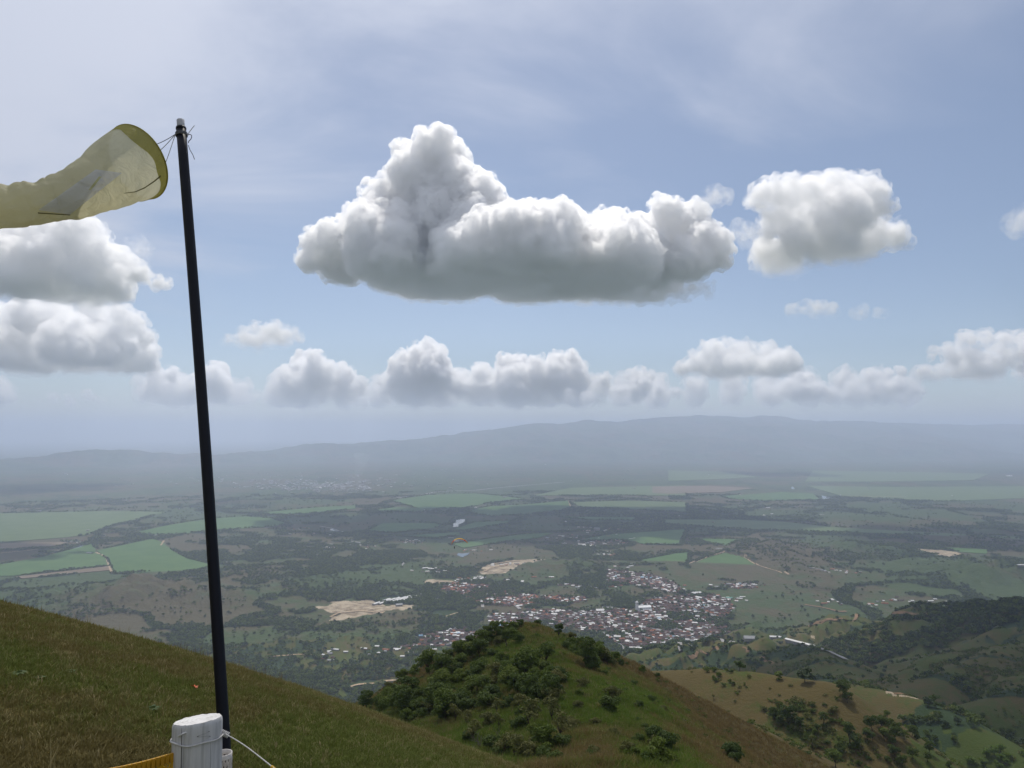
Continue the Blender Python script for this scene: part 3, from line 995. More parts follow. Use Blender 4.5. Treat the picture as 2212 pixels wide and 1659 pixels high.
D_WORD = {0: 'in the packed blocks below the white church', 1: 'in the brick quarter beyond the green pitch', 2: 'in the quarter behind the left shoulder of the bushy knoll', 3: 'in the hamlet beside the square cane field',
          9: 'among trees at the edge of the town'}
MV, MF, MM = [], [], []
nv = 0
for i, (x, y, ln, dp, hh, a, roof, di) in enumerate(HOUSES):
    z = HZ[i]
    roof = int(roof)
    if i in single:
        k = roof * 2 + (1 if rng.random() < .4 else 0)
        o = link('house', HOUSE_ME[k])
        o.location = (x, y, z); o.rotation_euler = (0, 0, a); o.scale = (ln, dp, hh)
        big = ln * dp > 190
        w = '%s%s %s house %s' % ('tall ' if hh > 4.6 else '', 'large' if big else 'small', R_WORD[roof], where_words(int(di), x, y))
        tag(o, w, 'house', w.replace(' house ', ' houses '))
        continue
    ca, sa = math.cos(a), math.sin(a)
    v = _HV * (ln, dp, hh)
    MV.append(np.stack([v[:, 0] * ca - v[:, 1] * sa + x, v[:, 0] * sa + v[:, 1] * ca + y, v[:, 2] + z], 1))
    MF.append(_HT + nv); nv += len(v)
    MM.append(np.where(_HTM == 0, rng.integers(0, 2), 2 + roof))
far = link('far_houses', mesh_from_arrays('far_houses', np.concatenate(MV), np.concatenate(MF), [m_wall, m_wall2] + ROOFS, mat_idx=np.concatenate(MM)))
tag(far, 'hundreds more small roofs of the town behind the nearest rows', 'houses', kind='stuff')

# the distant town and scattered bright specks on the plain
MV, MF, MM, nv = [], [], [], 0
for (u0, v0, su, sv, n) in [(690, 1052, 55, 7, 190), (600, 1045, 45, 9, 90), (760, 1052, 40, 5, 80), (820, 1040, 120, 8, 60), (480, 1040, 90, 10, 40), (1600, 1010, 300, 14, 30), (300, 1025, 160, 14, 24), (1000, 1010, 120, 10, 30), (2000, 1000, 120, 12, 16),
                          (1250, 1100, 300, 40, 26), (300, 1170, 200, 25, 12), (1800, 1090, 200, 30, 16)]:
    for i in range(n):
        u = u0 + rng.normal() * su; v = max(v0 + rng.normal() * sv, 985)
        x, y = flat_at(u, v)
        s = rng.uniform(12, 26) * (1 if y < 9000 else 1.3)
        a = rng.uniform(0, 3); ca, sa = math.cos(a), math.sin(a)
        vv = _HV * (s * rng.uniform(1, 1.8), s * .8, rng.uniform(4, 9))
        MV.append(np.stack([vv[:, 0] * ca - vv[:, 1] * sa + x, vv[:, 0] * sa + vv[:, 1] * ca + y, vv[:, 2] + VZ + 1], 1))
        MF.append(_HT + nv); nv += len(vv)
        MM.append(np.where(_HTM == 0, 0, 2 + (2 if rng.random() < .16 else 3)))
o = link('distant_town', mesh_from_arrays('distant_town', np.concatenate(MV), np.concatenate(MF), [m_wall, m_wall2] + ROOFS, mat_idx=np.concatenate(MM)))
tag(o, 'pale specks of a distant town in the haze', 'houses', kind='stuff')


def empty(name, loc, rz=0.0, parent=None):
    o = bpy.data.objects.new(name, None)
    COL.objects.link(o)
    o.location = loc; o.rotation_euler = (0, 0, rz)
    o.empty_display_size = .1
    if parent: o.parent = parent
    return o


def box_arrays(boxes):
    """boxes: (x0, x1, y0, y1, z0, z1) -> verts, quads"""
    V, F = [], []
    for (x0, x1, y0, y1, z0, z1) in boxes:
        n = len(V)
        V += [(x0, y0, z0), (x1, y0, z0), (x1, y1, z0), (x0, y1, z0), (x0, y0, z1), (x1, y0, z1), (x1, y1, z1), (x0, y1, z1)]
        F += [(n, n + 3, n + 2, n + 1), (n + 4, n + 5, n + 6, n + 7), (n, n + 1, n + 5, n + 4), (n + 1, n + 2, n + 6, n + 5), (n + 2, n + 3, n + 7, n + 6), (n + 3, n, n + 4, n + 7)]
    return np.array(V, float), np.array(F)


def shed(name, u, v, ln, dp, hh, ang, roof, label, group=None, cat='shed', wall=None, pitch=.22):
    p = at(u, v, y0=700.0)
    t = empty(name, p, R(ang))
    tag(t, label, cat, group)
    V, F = box_arrays([(-ln / 2, ln / 2, -dp / 2, dp / 2, -3, hh)])
    link('wall', mesh_from_arrays('wall', V, F, [wall or m_wall]), t)
    e = .6; rz = hh + dp * pitch
    V = np.array([(-ln / 2 - e, -dp / 2 - e, hh), (ln / 2 + e, -dp / 2 - e, hh), (ln / 2 + e, 0, rz), (-ln / 2 - e, 0, rz), (ln / 2 + e, dp / 2 + e, hh), (-ln / 2 - e, dp / 2 + e, hh)])
    V = np.concatenate([V, V - (0, 0, -.4)])
    F = np.array([(6, 7, 8, 9), (9, 8, 10, 11), (0, 3, 2, 1), (3, 5, 4, 2), (0, 1, 7, 6), (5, 11, 10, 4), (0, 6, 9, 3), (3, 9, 11, 5), (1, 2, 8, 7), (2, 4, 10, 8)])
    link('roof', mesh_from_arrays('roof', V, F, [roof]), t)
    return t


# six long sheds side by side above the quarry, with their white roofs
for k in range(7):
    shed('long_shed', 824 + k * 11.5, 1301.5 - k * 1.6 + (k % 2) * 1.0, 112 - 6 * (k % 3), 13, 5, 63, m_zinc,
         ['leftmost of the long white roofed sheds above the bare quarry', 'second from left of the long white roofed sheds above the quarry', 'third from left of the long white roofed sheds above the quarry',
          'middle one of the row of long white sheds above the quarry', 'third from right of the long white roofed sheds above the quarry', 'second from right of the long white roofed sheds above the quarry',
          'rightmost of the long white roofed sheds above the bare quarry'][k], 'long sheds above the quarry')
for k in range(3):
    shed('long_shed', 936 + k * 8, 1296 - k * 1.5, 60, 10, 4, 60, m_grey, ['left one of three grey sheds right of the long white sheds', 'middle one of three grey sheds right of the long white sheds',
                                                                       'right one of three grey sheds right of the long white sheds'][k], 'grey sheds beside the white sheds')
shed('barn', 862, 1309, 26, 16, 6, 20, m_grey, 'grey roofed barn below the row of long white sheds', cat='barn')
for k, (zx, zy, s) in enumerate([(160, 690, 70), (200, 698, 70), (240, 695, 62), (258, 692, 60)]):
    u, v = c7(zx, zy)
    shed('poultry_shed', u, v, s, 12, 4, -32, m_grey, ['first pale poultry shed from the left in the far hamlet at mid left', 'second pale poultry shed from the left in the far hamlet', 'third pale poultry shed in the far hamlet, short one',
                                                     'last pale poultry shed on the right of the far hamlet row'][k], 'poultry sheds of the far hamlet')
for k, (zx, zy) in enumerate([(1580, 705), (1610, 712), (1640, 716)]):
    u, v = c7(zx, zy)
    shed('greenhouse', u, v, 75, 14, 4, -14, m_zinc, ['upper one of three bright greenhouses among trees beyond the town', 'middle one of three bright greenhouses among trees beyond the town', 'lower one of three bright greenhouses among trees beyond the town'][k],
         'bright greenhouses beyond the town')
shed('market_hall', *c5(1830, 358), 44, 20, 9, 14, m_zinc, 'big white roofed hall by the street at the upper right of town', cat='hall')
shed('warehouse', *c5(1848, 380), 34, 11, 6, -55, m_zinc, 'narrow white roofed warehouse slanting below the big hall', cat='warehouse')
shed('warehouse', *c5(1272, 455), 32, 22, 6, 6, m_zinc, 'wide white vaulted warehouse at the left edge of the old town', cat='warehouse')
shed('warehouse', *c5(1315, 440), 40, 18, 5, -6, m_grey, 'dark grey warehouse left of the white church', cat='warehouse')
shed('sports_roof', *c5(2020, 381), 26, 14, 5, 0, m_green, 'green roofed shelter standing right of the town among trees', cat='shelter')
shed('stable', *c5(530, 512), 22, 9, 4, 4, m_tile2, 'red roofed stand at the lower edge of the green pitch', cat='stand')
shed('villa', *c5(1305, 608), 20, 12, 6, 25, m_tile2, 'red tiled villa just behind the right side of the knoll top', cat='house')
shed('villa', *c5(1322, 614), 14, 12, 5, 25, m_tile2, 'smaller red tiled house touching the red villa behind the knoll', cat='house')
shed('school', *c5(1500, 672), 62, 9, 4, -13, m_zinc, 'long low white walled building at the near edge of town', cat='building')
shed('long_barn', *c4(850, 442), 88, 11, 5, -54, m_zinc, 'very long pale barn running down to the right of town', cat='barn')
shed('long_barn', *c4(700, 407), 34, 12, 5, -8, m_zinc, 'short pale barn between town and the very long barn', cat='barn')
shed('factory', *c4(555, 415), 48, 26, 6, -6, m_grey, 'wide grey roofed factory at the right tip of the town', cat='factory')
shed('farm_shed', *c8(2210, 991), 60, 12, 4, 0, m_zinc, 'bright white shed at the far right edge of the plain', cat='shed')
shed('farm_shed', *c8(2145, 948), 95, 12, 4, -8, m_grey, 'long grey shed above the bright shed at the far right', cat='shed')
shed('far_hall', *c8(2118, 437), 90, 50, 8, 0, m_zinc, 'pale hall in the haze before dark woods at the right', cat='hall')
shed('farmhouse', *c2(374, 168), 13, 11, 4, 10, m_zinc, 'bright roofed farmhouse just over the crest of the grass slope', cat='farmhouse')
shed('silo_works', *c7(1660, 620), 40, 24, 22, 0, m_grey, 'tall pale factory block among trees beyond the town', cat='factory')

# the white church: nave, tower, side windows
cp = flat_at(1391, 1322)
ch = empty('church', (cp[0], cp[1], h1(*cp)), R(13))
tag(ch, 'large white church with a bell tower standing above the roofs', 'church')
m_church = plain_material('church_white', (.80, .80, .78), .8, .3, .05, .3)
m_chroof = plain_material('church_roof', (.80, .81, .80), .6, .4, .06, .3)
L, Dp, Hh = 54, 19, 13
V, F = box_arrays([(-L / 2, L / 2, -Dp / 2, Dp / 2, -3, Hh)])
link('nave', mesh_from_arrays('nave', V, F, [m_church]), ch)
V, F = box_arrays([(-L / 2 + 6, L / 2, -Dp / 2 - 7, -Dp / 2, -3, 5.5)])
link('aisle', mesh_from_arrays('aisle', V, F, [m_church]), ch)
V = np.array([(-L / 2, -Dp / 2 - .8, Hh - .3), (L / 2 + .8, -Dp / 2 - .8, Hh - .3), (L / 2 + .8, 0, Hh + 5.5), (-L / 2, 0, Hh + 5.5), (L / 2 + .8, Dp / 2 + .8, Hh - .3), (-L / 2, Dp / 2 + .8, Hh - .3)])
V = np.concatenate([V, V + (0, 0, .5)])
F = np.array([(6, 7, 8, 9), (9, 8, 10, 11), (0, 3, 2, 1), (3, 5, 4, 2), (0, 1, 7, 6), (5, 11, 10, 4), (0, 6, 9, 3), (3, 9, 11, 5), (1, 2, 8, 7), (2, 4, 10, 8)])
link('roof', mesh_from_arrays('roof', V, F, [m_chroof]), ch)
V = np.array([(L / 2 - .01, -Dp / 2, Hh), (L / 2 - .01, Dp / 2, Hh), (L / 2 - .01, 0, Hh + 5.3), (-L / 2 + .01, -Dp / 2, Hh), (-L / 2 + .01, Dp / 2, Hh), (-L / 2 + .01, 0, Hh + 5.3)])
link('gable', mesh_from_arrays('gable', V, np.array([(0, 1, 2), (3, 5, 4)]), [m_church]), ch)
tw = -L / 2 - 3.5
V, F = box_arrays([(tw - 4.5, tw + 4.5, -Dp / 2 + 1, -Dp / 2 + 10, -3, 24), (tw - 4.0, tw + 4.0, -Dp / 2 + 1.5, -Dp / 2 + 9.5, 24, 33), (tw - 5, tw + 5, -Dp / 2 + .5, -Dp / 2 + 10.5, 33, 34.5)])
tower = link('tower', mesh_from_arrays('tower', V, F, [m_church]), ch)
an = np.linspace(0, 2 * math.pi, 9)[:-1]
V = np.array([(tw + 3.6 * math.cos(a), -Dp / 2 + 5.5 + 3.6 * math.sin(a), 34.5) for a in an] + [(tw + 2.4 * math.cos(a), -Dp / 2 + 5.5 + 2.4 * math.sin(a), 37.5) for a in an] + [(tw, -Dp / 2 + 5.5, 39.5)])
F = [(i, (i + 1) % 8, 8 + (i + 1) % 8, 8 + i) for i in range(8)] + [(8 + i, 8 + (i + 1) % 8, 16, 16) for i in range(8)]
me = bpy.data.meshes.new('dome'); me.from_pydata(V.tolist(), [], [f if f[2] != f[3] else f[:3] for f in F]); me.materials.append(m_chroof)
link('dome', me, tower)
for sx in (-2, 2):
    V, F = box_arrays([(tw + sx - .9, tw + sx + .9, -Dp / 2 + 1.2, -Dp / 2 + 1.52, 26, 31)])
    link('belfry_opening', mesh_from_arrays('belfry_opening', V, F, [m_glass]), tower)
for k in range(6):
    x = -L / 2 + 8 + k * 8
    V, F = box_arrays([(x - .9, x + .9, -Dp / 2 - .12, -Dp / 2 + .2, 6.6, 11.4)])
    link('window', mesh_from_arrays('window', V, F, [m_glass]), ch)

# the green football pitch with its wall
m_turf = plain_material('pitch_turf', (.075, .10, .042), .95, .1, .2, .05)
pp = np.array([flat_at(*c5(*p)) for p in [(352, 494), (440, 455), (570, 462), (600, 466), (520, 495), (430, 520)]])
o = slab('pitch', pp, VZ + 4.2, 8, [m_turf]); tag(o, kind='structure')

# thin smoke rising over the distant town
sp = flat_at(770, 1062)
n = 14
V, F = [], []
for k in range(16):
    z = VZ + 5 + k * 30
    cx, cy = sp[0] + 10 * math.sin(k * .7) + k * 4, sp[1]
    rr = 14 + k * 6 + 6 * math.sin(k * 1.9)
    for i in range(n):
        a = 2 * math.pi * i / n
        w = 1 + .18 * math.sin(3 * a + k)
        V.append((cx + rr * w * math.cos(a), cy + rr * w * math.sin(a), z))
for k in range(15):
    for i in range(n):
        F.append((k * n + i, k * n + (i + 1) % n, (k + 1) * n + (i + 1) % n, (k + 1) * n + i))
F.append(tuple(range(n))[::-1]); F.append(tuple(15 * n + i for i in range(n)))
me = bpy.data.meshes.new('smoke'); me.from_pydata(V, [], F)
ms = bpy.data.materials.new('thin_smoke'); ms.use_nodes = True
t_ = ms.node_tree; t_.nodes.clear()
q_ = t_.nodes.new('ShaderNodeOutputMaterial'); v_ = t_.nodes.new('ShaderNodeVolumeScatter'); v_.inputs['Density'].default_value = 0.0006; v_.inputs['Color'].default_value = (.9, .93, 1, 1)
t_.links.new(v_.outputs[0], q_.inputs['Volume']); ms.cycles.homogeneous_volume = True
me.materials.append(ms)
o = link('smoke', me); tag(o, kind='stuff')
# ------------------------------------------------------------------ plants
def leaf_material(name, c0, c1, trans=.35, rand=.5):
    b = NB(name)
    oi = b.n('ObjectInfo')
    n = b.noise(1.3, 3, .6, b.obj())
    f = b.math('ADD', b.math('MULTIPLY', oi.outputs['Random'], rand), b.math('MULTIPLY', n, 1 - rand))
    col = b.mix(b.ramp(f, .15, .85, smooth=False), c0, c1)
    d = b.n('BsdfPrincipled', {'Base Color': col, 'Roughness': .6, 'Specular IOR Level': .2})
    tr = b.n('BsdfTranslucent', {'Color': b.mix(.5, col, (.10, .14, .02))})
    mx = b.n('MixShader', {0: trans, 1: d.outputs[0], 2: tr.outputs[0]})
    b.put(b.out.inputs['Surface'], mx.outputs[0])
    return b.m


m_leaf = leaf_material('leaf_green', (.066, .108, .012), (.140, .180, .026))
m_leaf_dark = leaf_material('leaf_dark', (.042, .074, .010), (.088, .125, .019))
m_leaf_olive = leaf_material('leaf_olive', (.095, .105, .024), (.150, .145, .040))
m_leaf_far = leaf_material('leaf_far', (.026, .046, .016), (.052, .078, .026), .2)
m_bamboo = leaf_material('leaf_bright', (.11, .18, .022), (.16, .23, .03))
m_bark = plain_material('bark', (.085, .068, .05), .95, .1, .35, 2.0)
m_twig = plain_material('grey_twig', (.15, .13, .11), .95, .1, .3, 2.0)


def tube(path, rad, k=6, cap=True):
    path = np.array(path, float); n = len(path)
    rad = np.broadcast_to(rad, n)
    tg = np.gradient(path, axis=0); tg /= np.linalg.norm(tg, axis=1)[:, None] + 1e-12
    ref = np.array([0, 0, 1.0]) if abs(tg[0, 2]) < .9 else np.array([1.0, 0, 0])
    V = []
    a = np.linspace(0, 2 * math.pi, k, endpoint=False)
    s = np.cross(tg[0], ref); s /= np.linalg.norm(s)
    for i in range(n):
        s = s - tg[i] * (s @ tg[i]); s /= np.linalg.norm(s) + 1e-12
        t2 = np.cross(tg[i], s)
        V.append(path[i] + rad[i] * (np.cos(a)[:, None] * s + np.sin(a)[:, None] * t2))
    V = np.concatenate(V)
    F = []
    for i in range(n - 1):
        for j in range(k):
            F.append((i * k + j, i * k + (j + 1) % k, (i + 1) * k + (j + 1) % k, (i + 1) * k + j))
    if cap:
        V = np.concatenate([V, path[:1], path[-1:]])
        for j in range(k):
            F.append((n * k, (j + 1) % k, j, j)); F.append((n * k + 1, (n - 1) * k + j, (n - 1) * k + (j + 1) % k, (n - 1) * k + (j + 1) % k))
    return V, np.array(F)


def join_arrays(parts):
    V, F, n = [], [], 0
    for v, f in parts:
        V.append(v); F.append(f + n); n += len(v)
    return np.concatenate(V), np.concatenate(F)


def tri_mesh(name, V, F, mats, smooth=False):
    """quads with a doubled last corner become triangles"""
    me = bpy.data.meshes.new(name)
    me.from_pydata(V.tolist(), [], [tuple(f) if f[2] != f[3] else tuple(f[:3]) for f in F])
    for m in mats:
        me.materials.append(m)
    me.polygons.foreach_set('use_smooth', np.full(len(me.polygons), smooth, bool))
    return me


def leaf_cards(rng, C, R_, n, size, flat=.5):
    """n leaf sprays through the outer half of clumps (centres C, radii R_)"""
    w = R_ ** 2; w = w / w.sum()
    k = rng.choice(len(C), n, p=w)
    d = rng.normal(size=(n, 3)); d /= np.linalg.norm(d, axis=1)[:, None]
    d[:, 2] = np.where(d[:, 2] < -.3, -d[:, 2] * .6, d[:, 2])
    p = C[k] + d * (R_[k] * rng.uniform(.55, 1.05, n) ** .6)[:, None] * np.array([1, 1, .8])
    nm = d + rng.normal(size=(n, 3)) * .55 + np.array([0, 0, flat])
    nm /= np.linalg.norm(nm, axis=1)[:, None]
    t = np.cross(nm, rng.normal(size=(n, 3))); t /= np.linalg.norm(t, axis=1)[:, None] + 1e-9
    b2 = np.cross(nm, t)
    s = size * rng.uniform(.6, 1.35, n)[:, None]
    V = np.stack([p - t * s * .55, p - b2 * s * .33, p + t * s * .6, p + b2 * s * .33 + nm * s * .12], 1).reshape(-1, 3)
    F = np.arange(4 * n).reshape(n, 4)
    return V, F


def make_tree_meshes(seed, height_, spread, trunk, clumps, leaves, size, leaf, bark):
    rng = np.random.default_rng(seed)
    th = height_ * trunk
    C, R_ = [], []
    limbs = []
    top = np.array([rng.normal() * .03 * height_, rng.normal() * .03 * height_, max(th, height_ * .3)])
    limbs.append(tube([(0, 0, -.05 * height_ - .3), (top * [.3, .3, .5]), top], [height_ * .026 + .03, height_ * .02 + .02, height_ * .014 + .015], 6))
    for i in range(clumps):
        a = rng.uniform(0, 2 * math.pi); rr = spread * math.sqrt(rng.uniform(.02, 1)) * .72
        zt = height_ * rng.uniform(max(trunk, .12) + .1, .86) * (1 - .25 * (rr / spread) ** 2)
        c = np.array([rr * math.cos(a), rr * math.sin(a), zt])
        C.append(c); R_.append(spread * rng.uniform(.26, .48))
        if i < 9:
            mid = top * .55 + c * .45 + np.array([0, 0, -.04 * height_])
            limbs.append(tube([top * [1, 1, .8], mid, c], [height_ * .012 + .012, height_ * .008 + .008, height_ * .003], 5))
    V, F = leaf_cards(rng, np.array(C), np.array(R_), leaves, size)
    crown = mesh_from_arrays('crown', V, F, [leaf])
    V, F = join_arrays(limbs)
    tr = tri_mesh('trunk', V, F, [bark], True)
    return tr, crown


KINDS = {}
for i in range(3):
    KINDS['tree%d' % i] = make_tree_meshes(100 + i, 6.0, 2.8, .25, 17, 2000, .42, [m_leaf, m_leaf_dark, m_leaf][i], m_bark)
for i in range(3):
    KINDS['bush%d' % i] = make_tree_meshes(120 + i, 2.9, 2.2, .05, 15, 1700, .36, [m_leaf_dark, m_leaf, m_leaf_olive][i], m_bark)
KINDS['tall'] = make_tree_meshes(140, 9.0, 2.4, .35, 13, 1300, .6, m_leaf_dark, m_bark)
KINDS['thin'] = make_tree_meshes(141, 6.0, 2.6, .35, 9, 420, .5, m_leaf_olive, m_bark)
KINDS['bright'] = make_tree_meshes(142, 6.0, 3.2, .05, 14, 1300, .6, m_bamboo, m_bark)


def bare_meshes(seed):
    rng = np.random.default_rng(seed)
    parts = []

    def grow(p, d, L, r, lev):
        q = p + d * L * .5 + rng.normal(size=3) * L * .06
        e = p + d * L + rng.normal(size=3) * L * .08
        parts.append(tube([p, q, e], [r, r * .8, r * .6], 4, False))
        if lev == 0:
            return
        for _ in range(rng.integers(2, 4)):
            dd = d + rng.normal(size=3) * .5 + np.array([0, 0, .25]); dd /= np.linalg.norm(dd)
            grow(e if rng.random() < .6 else q, dd, L * rng.uniform(.6, .85), r * .6, lev - 1)
    for s in range(4):
        d = np.array([rng.normal() * .45, rng.normal() * .45, 1]); d /= np.linalg.norm(d)
        grow(np.array([rng.normal() * .2, rng.normal() * .2, -.3]), d, 1.5, .07, 3)
    V, F = join_arrays(parts)
    return tri_mesh('branches', V, F, [m_twig], True)


BARE = [bare_meshes(7), bare_meshes(8)]
TREE_N = 0


def put_tree(kind, p, s, rz, label, group, cat='tree', name='tree', tilt=(0, 0)):
    global TREE_N
    t = empty(name, p, rz)
    t.rotation_euler = (tilt[0], tilt[1], rz)
    t.scale = (s, s, s)
    tag(t, label, cat, group)
    if kind.startswith('bare'):
        link('branches', BARE[int(kind[-1])], t)
    else:
        tr, cr = KINDS[kind]
        link('trunk', tr, t); link('crown', cr, t)
    TREE_N += 1
    return t


vr = np.random.default_rng(77)


def scatter_px(poly, n, y0=60.0, y1=3000.0, gap=0.0):
    """n ground points whose pictures fall evenly in a photo polygon"""
    poly = np.array(poly, float)
    lo, hi_ = poly.min(0), poly.max(0)
    out = []
    while len(out) < n * 2:
        q = lo + vr.random((400, 2)) * (hi_ - lo)
        q = q[in_poly(q[:, 0], q[:, 1], poly)]
        out += q.tolist()
    return hit(np.array(out[:n]), y0=y0, y1=y1)


# one by one: the trees and bushes that stand out on the knoll (photo place, kind, height, words)
NAMED = [
    (c3(1228, 160), 'tree1', 1.0, 'dark tree crowning the very top of the near knoll', 'tree'),
    (c3(1180, 185), 'bush0', .9, 'low bush left of the tree on the knoll top', 'bush'),
    (c3(1290, 180), 'bush0', .8, 'low dark bush right of the tree on the knoll top', 'bush'),
    (c3(1425, 270), 'tall', .75, 'narrow dark upright tree on the knoll skyline right of its top', 'tree'),
    (c3(1480, 235), 'thin', .7, 'sparse small tree on the knoll skyline, right of the narrow dark tree', 'tree'),
    (c3(1340, 430), 'tree0', 1.15, 'full green tree in the middle of the grassy knoll face', 'tree'),
    (c3(1345, 470), 'bush0', .95, 'dark bush at the foot of the full tree on the knoll face', 'bush'),
    (c3(1590, 430), 'tree1', 1.45, 'broad dark tree, the largest on the right shoulder of the knoll', 'tree'),
    (c3(1660, 410), 'tree0', 1.1, 'tree touching the broad dark tree on its right', 'tree'),
    (c3(1700, 430), 'thin', 1.1, 'thin crowned tree right of the broad dark tree', 'tree'),
    (c3(1780, 420), 'tree0', .8, 'small rounded tree near the right edge of the knoll shoulder', 'tree'),
    (c3(1530, 370), 'bush1', 1.2, 'green bush left of the broad dark tree on the shoulder', 'bush'),
    (c3(1100, 320), 'tall', .8, 'dark upright tree left of the pale grass near the knoll top', 'tree'),
    (c3(940, 330), 'tree1', 1.2, 'dark rounded tree on the upper left flank of the knoll', 'tree'),
    (c3(810, 400), 'tree0', 1.25, 'bright leafy tree on the left skyline of the knoll', 'tree'),
    (c3(600, 450), 'tree1', 1.0, 'dark tree at the left end of the knoll skyline', 'tree'),
    (c3(1075, 410), 'bush1', 1.1, 'round green bush at the left of the pale knoll grass', 'bush'),
    (c3(1740, 720), 'bush0', 1.25, 'dark round bush alone on the bright right slope of the knoll', 'bush'),
    (c3(1760, 640), 'bush2', 1.1, 'olive bush above the dark round bush on the right slope', 'bush'),
    (c3(1890, 560), 'bush0', .7, 'small dark bush low on the right edge of the knoll', 'bush'),
    (c3(1570, 570), 'bush2', .9, 'brownish bush in the middle of the right knoll slope', 'bush'),
    (c3(1940, 470), 'bush1', .9, 'green bush on the right skyline of the knoll', 'bush'),
    (c3(2035, 500), 'bush0', .6, 'tiny dark bush farthest right on the knoll skyline', 'bush'),
    (c3(1380, 660), 'tree1', 1.1, 'dark tree at the right edge of the knoll thicket', 'tree'),
    (c3(720, 760), 'tree1', 1.2, 'dark dense tree low in the thicket above the grass slope', 'tree'),
    (c3(2030, 910), 'bush0', 1.0, 'left one of two dark bushes at the bottom of the knoll slope', 'bush'),
    (c3(2110, 950), 'bush0', .9, 'right one of two dark bushes at the bottom of the knoll slope', 'bush'),
    (c3(2030, 1050), 'bush1', 1.3, 'leafy green bush at the bottom edge below the two dark bushes', 'bush'),
    (c3(930, 960), 'bare0', 1.0, 'leafless grey shrub behind the brown edge of the grass slope', 'shrub'),
    (c3(1045, 940), 'bare1', 1.05, 'second leafless shrub, just right of the first bare one', 'shrub'),
    (c3(1240, 830), 'thin', 1.15, 'sparse big leaved tree standing in front of the knoll thicket', 'tree'),
    (c3(1330, 960), 'tree2', .85, 'branchy green tree at the bottom edge in front of the knoll', 'tree'),
    (c3(1080, 1000), 'thin', .8, 'small sparse tree between the bare shrubs and the bottom edge', 'tree'),
    (c3(1440, 900), 'thin', .9, 'open crowned tree at the right of the branchy green tree', 'tree'),
    (c4(780, 930), 'tree1', 2.6, 'very large dark tree in the hollow between the two brown spurs', 'tree'),
    (c4(690, 900), 'tree1', 1.7, 'dark tree left of the very large tree in the hollow', 'tree'),
    (c4(850, 980), 'tall', 1.5, 'tall dark tree at the right foot of the very large tree', 'tree'),
    (c4(1110, 760), 'tree1', 2.3, 'big dark tree on the crest of the brown spur', 'tree'),
    (c4(1140, 800), 'tree1', 1.6, 'dark tree right below the big crest tree of the spur', 'tree'),
    (c4(1155, 1050), 'tall', 2.0, 'tall narrow dark tree below the brown spur', 'tree'),
    (c4(930, 1090), 'thin', 1.9, 'pale branchy tree left of the tall narrow dark tree', 'tree'),
    (c4(440, 1160), 'bush0', 1.4, 'dark bush at the bottom edge right of the knoll', 'bush'),
    (c4(45, 1090), 'bush0', 1.2, 'dark bush low on the near slope, left of the bottom right spurs', 'bush'),
    (c4(325, 775), 'thin', .7, 'lone little tree on the brown slope beside the knoll', 'tree'),
    (c4(1050, 860), 'bush2', 1.7, 'greyish bush on the spur left of the bare orange patch', 'bush'),
    (c4(300, 590), 'tree1', 1.3, 'dark tree at the left start of the small hill beyond the spur', 'tree'),
    (c4(1690, 910), 'tree1', 2.2, 'dark tree on the lower ridge with the pale cut bank', 'tree'),
    (c4(1960, 900), 'tree1', 1.9, 'dark tree at the right below the pale cut bank', 'tree'),
    (c4(2150, 1000), 'tree0', 2.0, 'leafy tree nearest to the right edge above the bright bamboo', 'tree'),
    (c4(1790, 830), 'tree1', 1.6, 'solitary dark tree in the gully right of the cut bank', 'tree'),
]
_pts = hit(np.array([n[0] for n in NAMED]), y0=60.0, y1=4000.0)
for (uv, kind, s, lab, cat), p in zip(NAMED, _pts):
    if p[0] == p[0]:
        put_tree(kind, p, s * (.62 if p[1] > 280 else .78), vr.uniform(0, 6.28), lab, 'trees and bushes of the near hills', cat, cat)

def in_uv(p):
    c, s = math.cos(PITCH), math.sin(PITCH)
    f = p[1] * c + p[2] * s; up = -p[1] * s + p[2] * c
    return W0 / 2 + FPX * p[0] / f, H0 / 2 - FPX * up / f


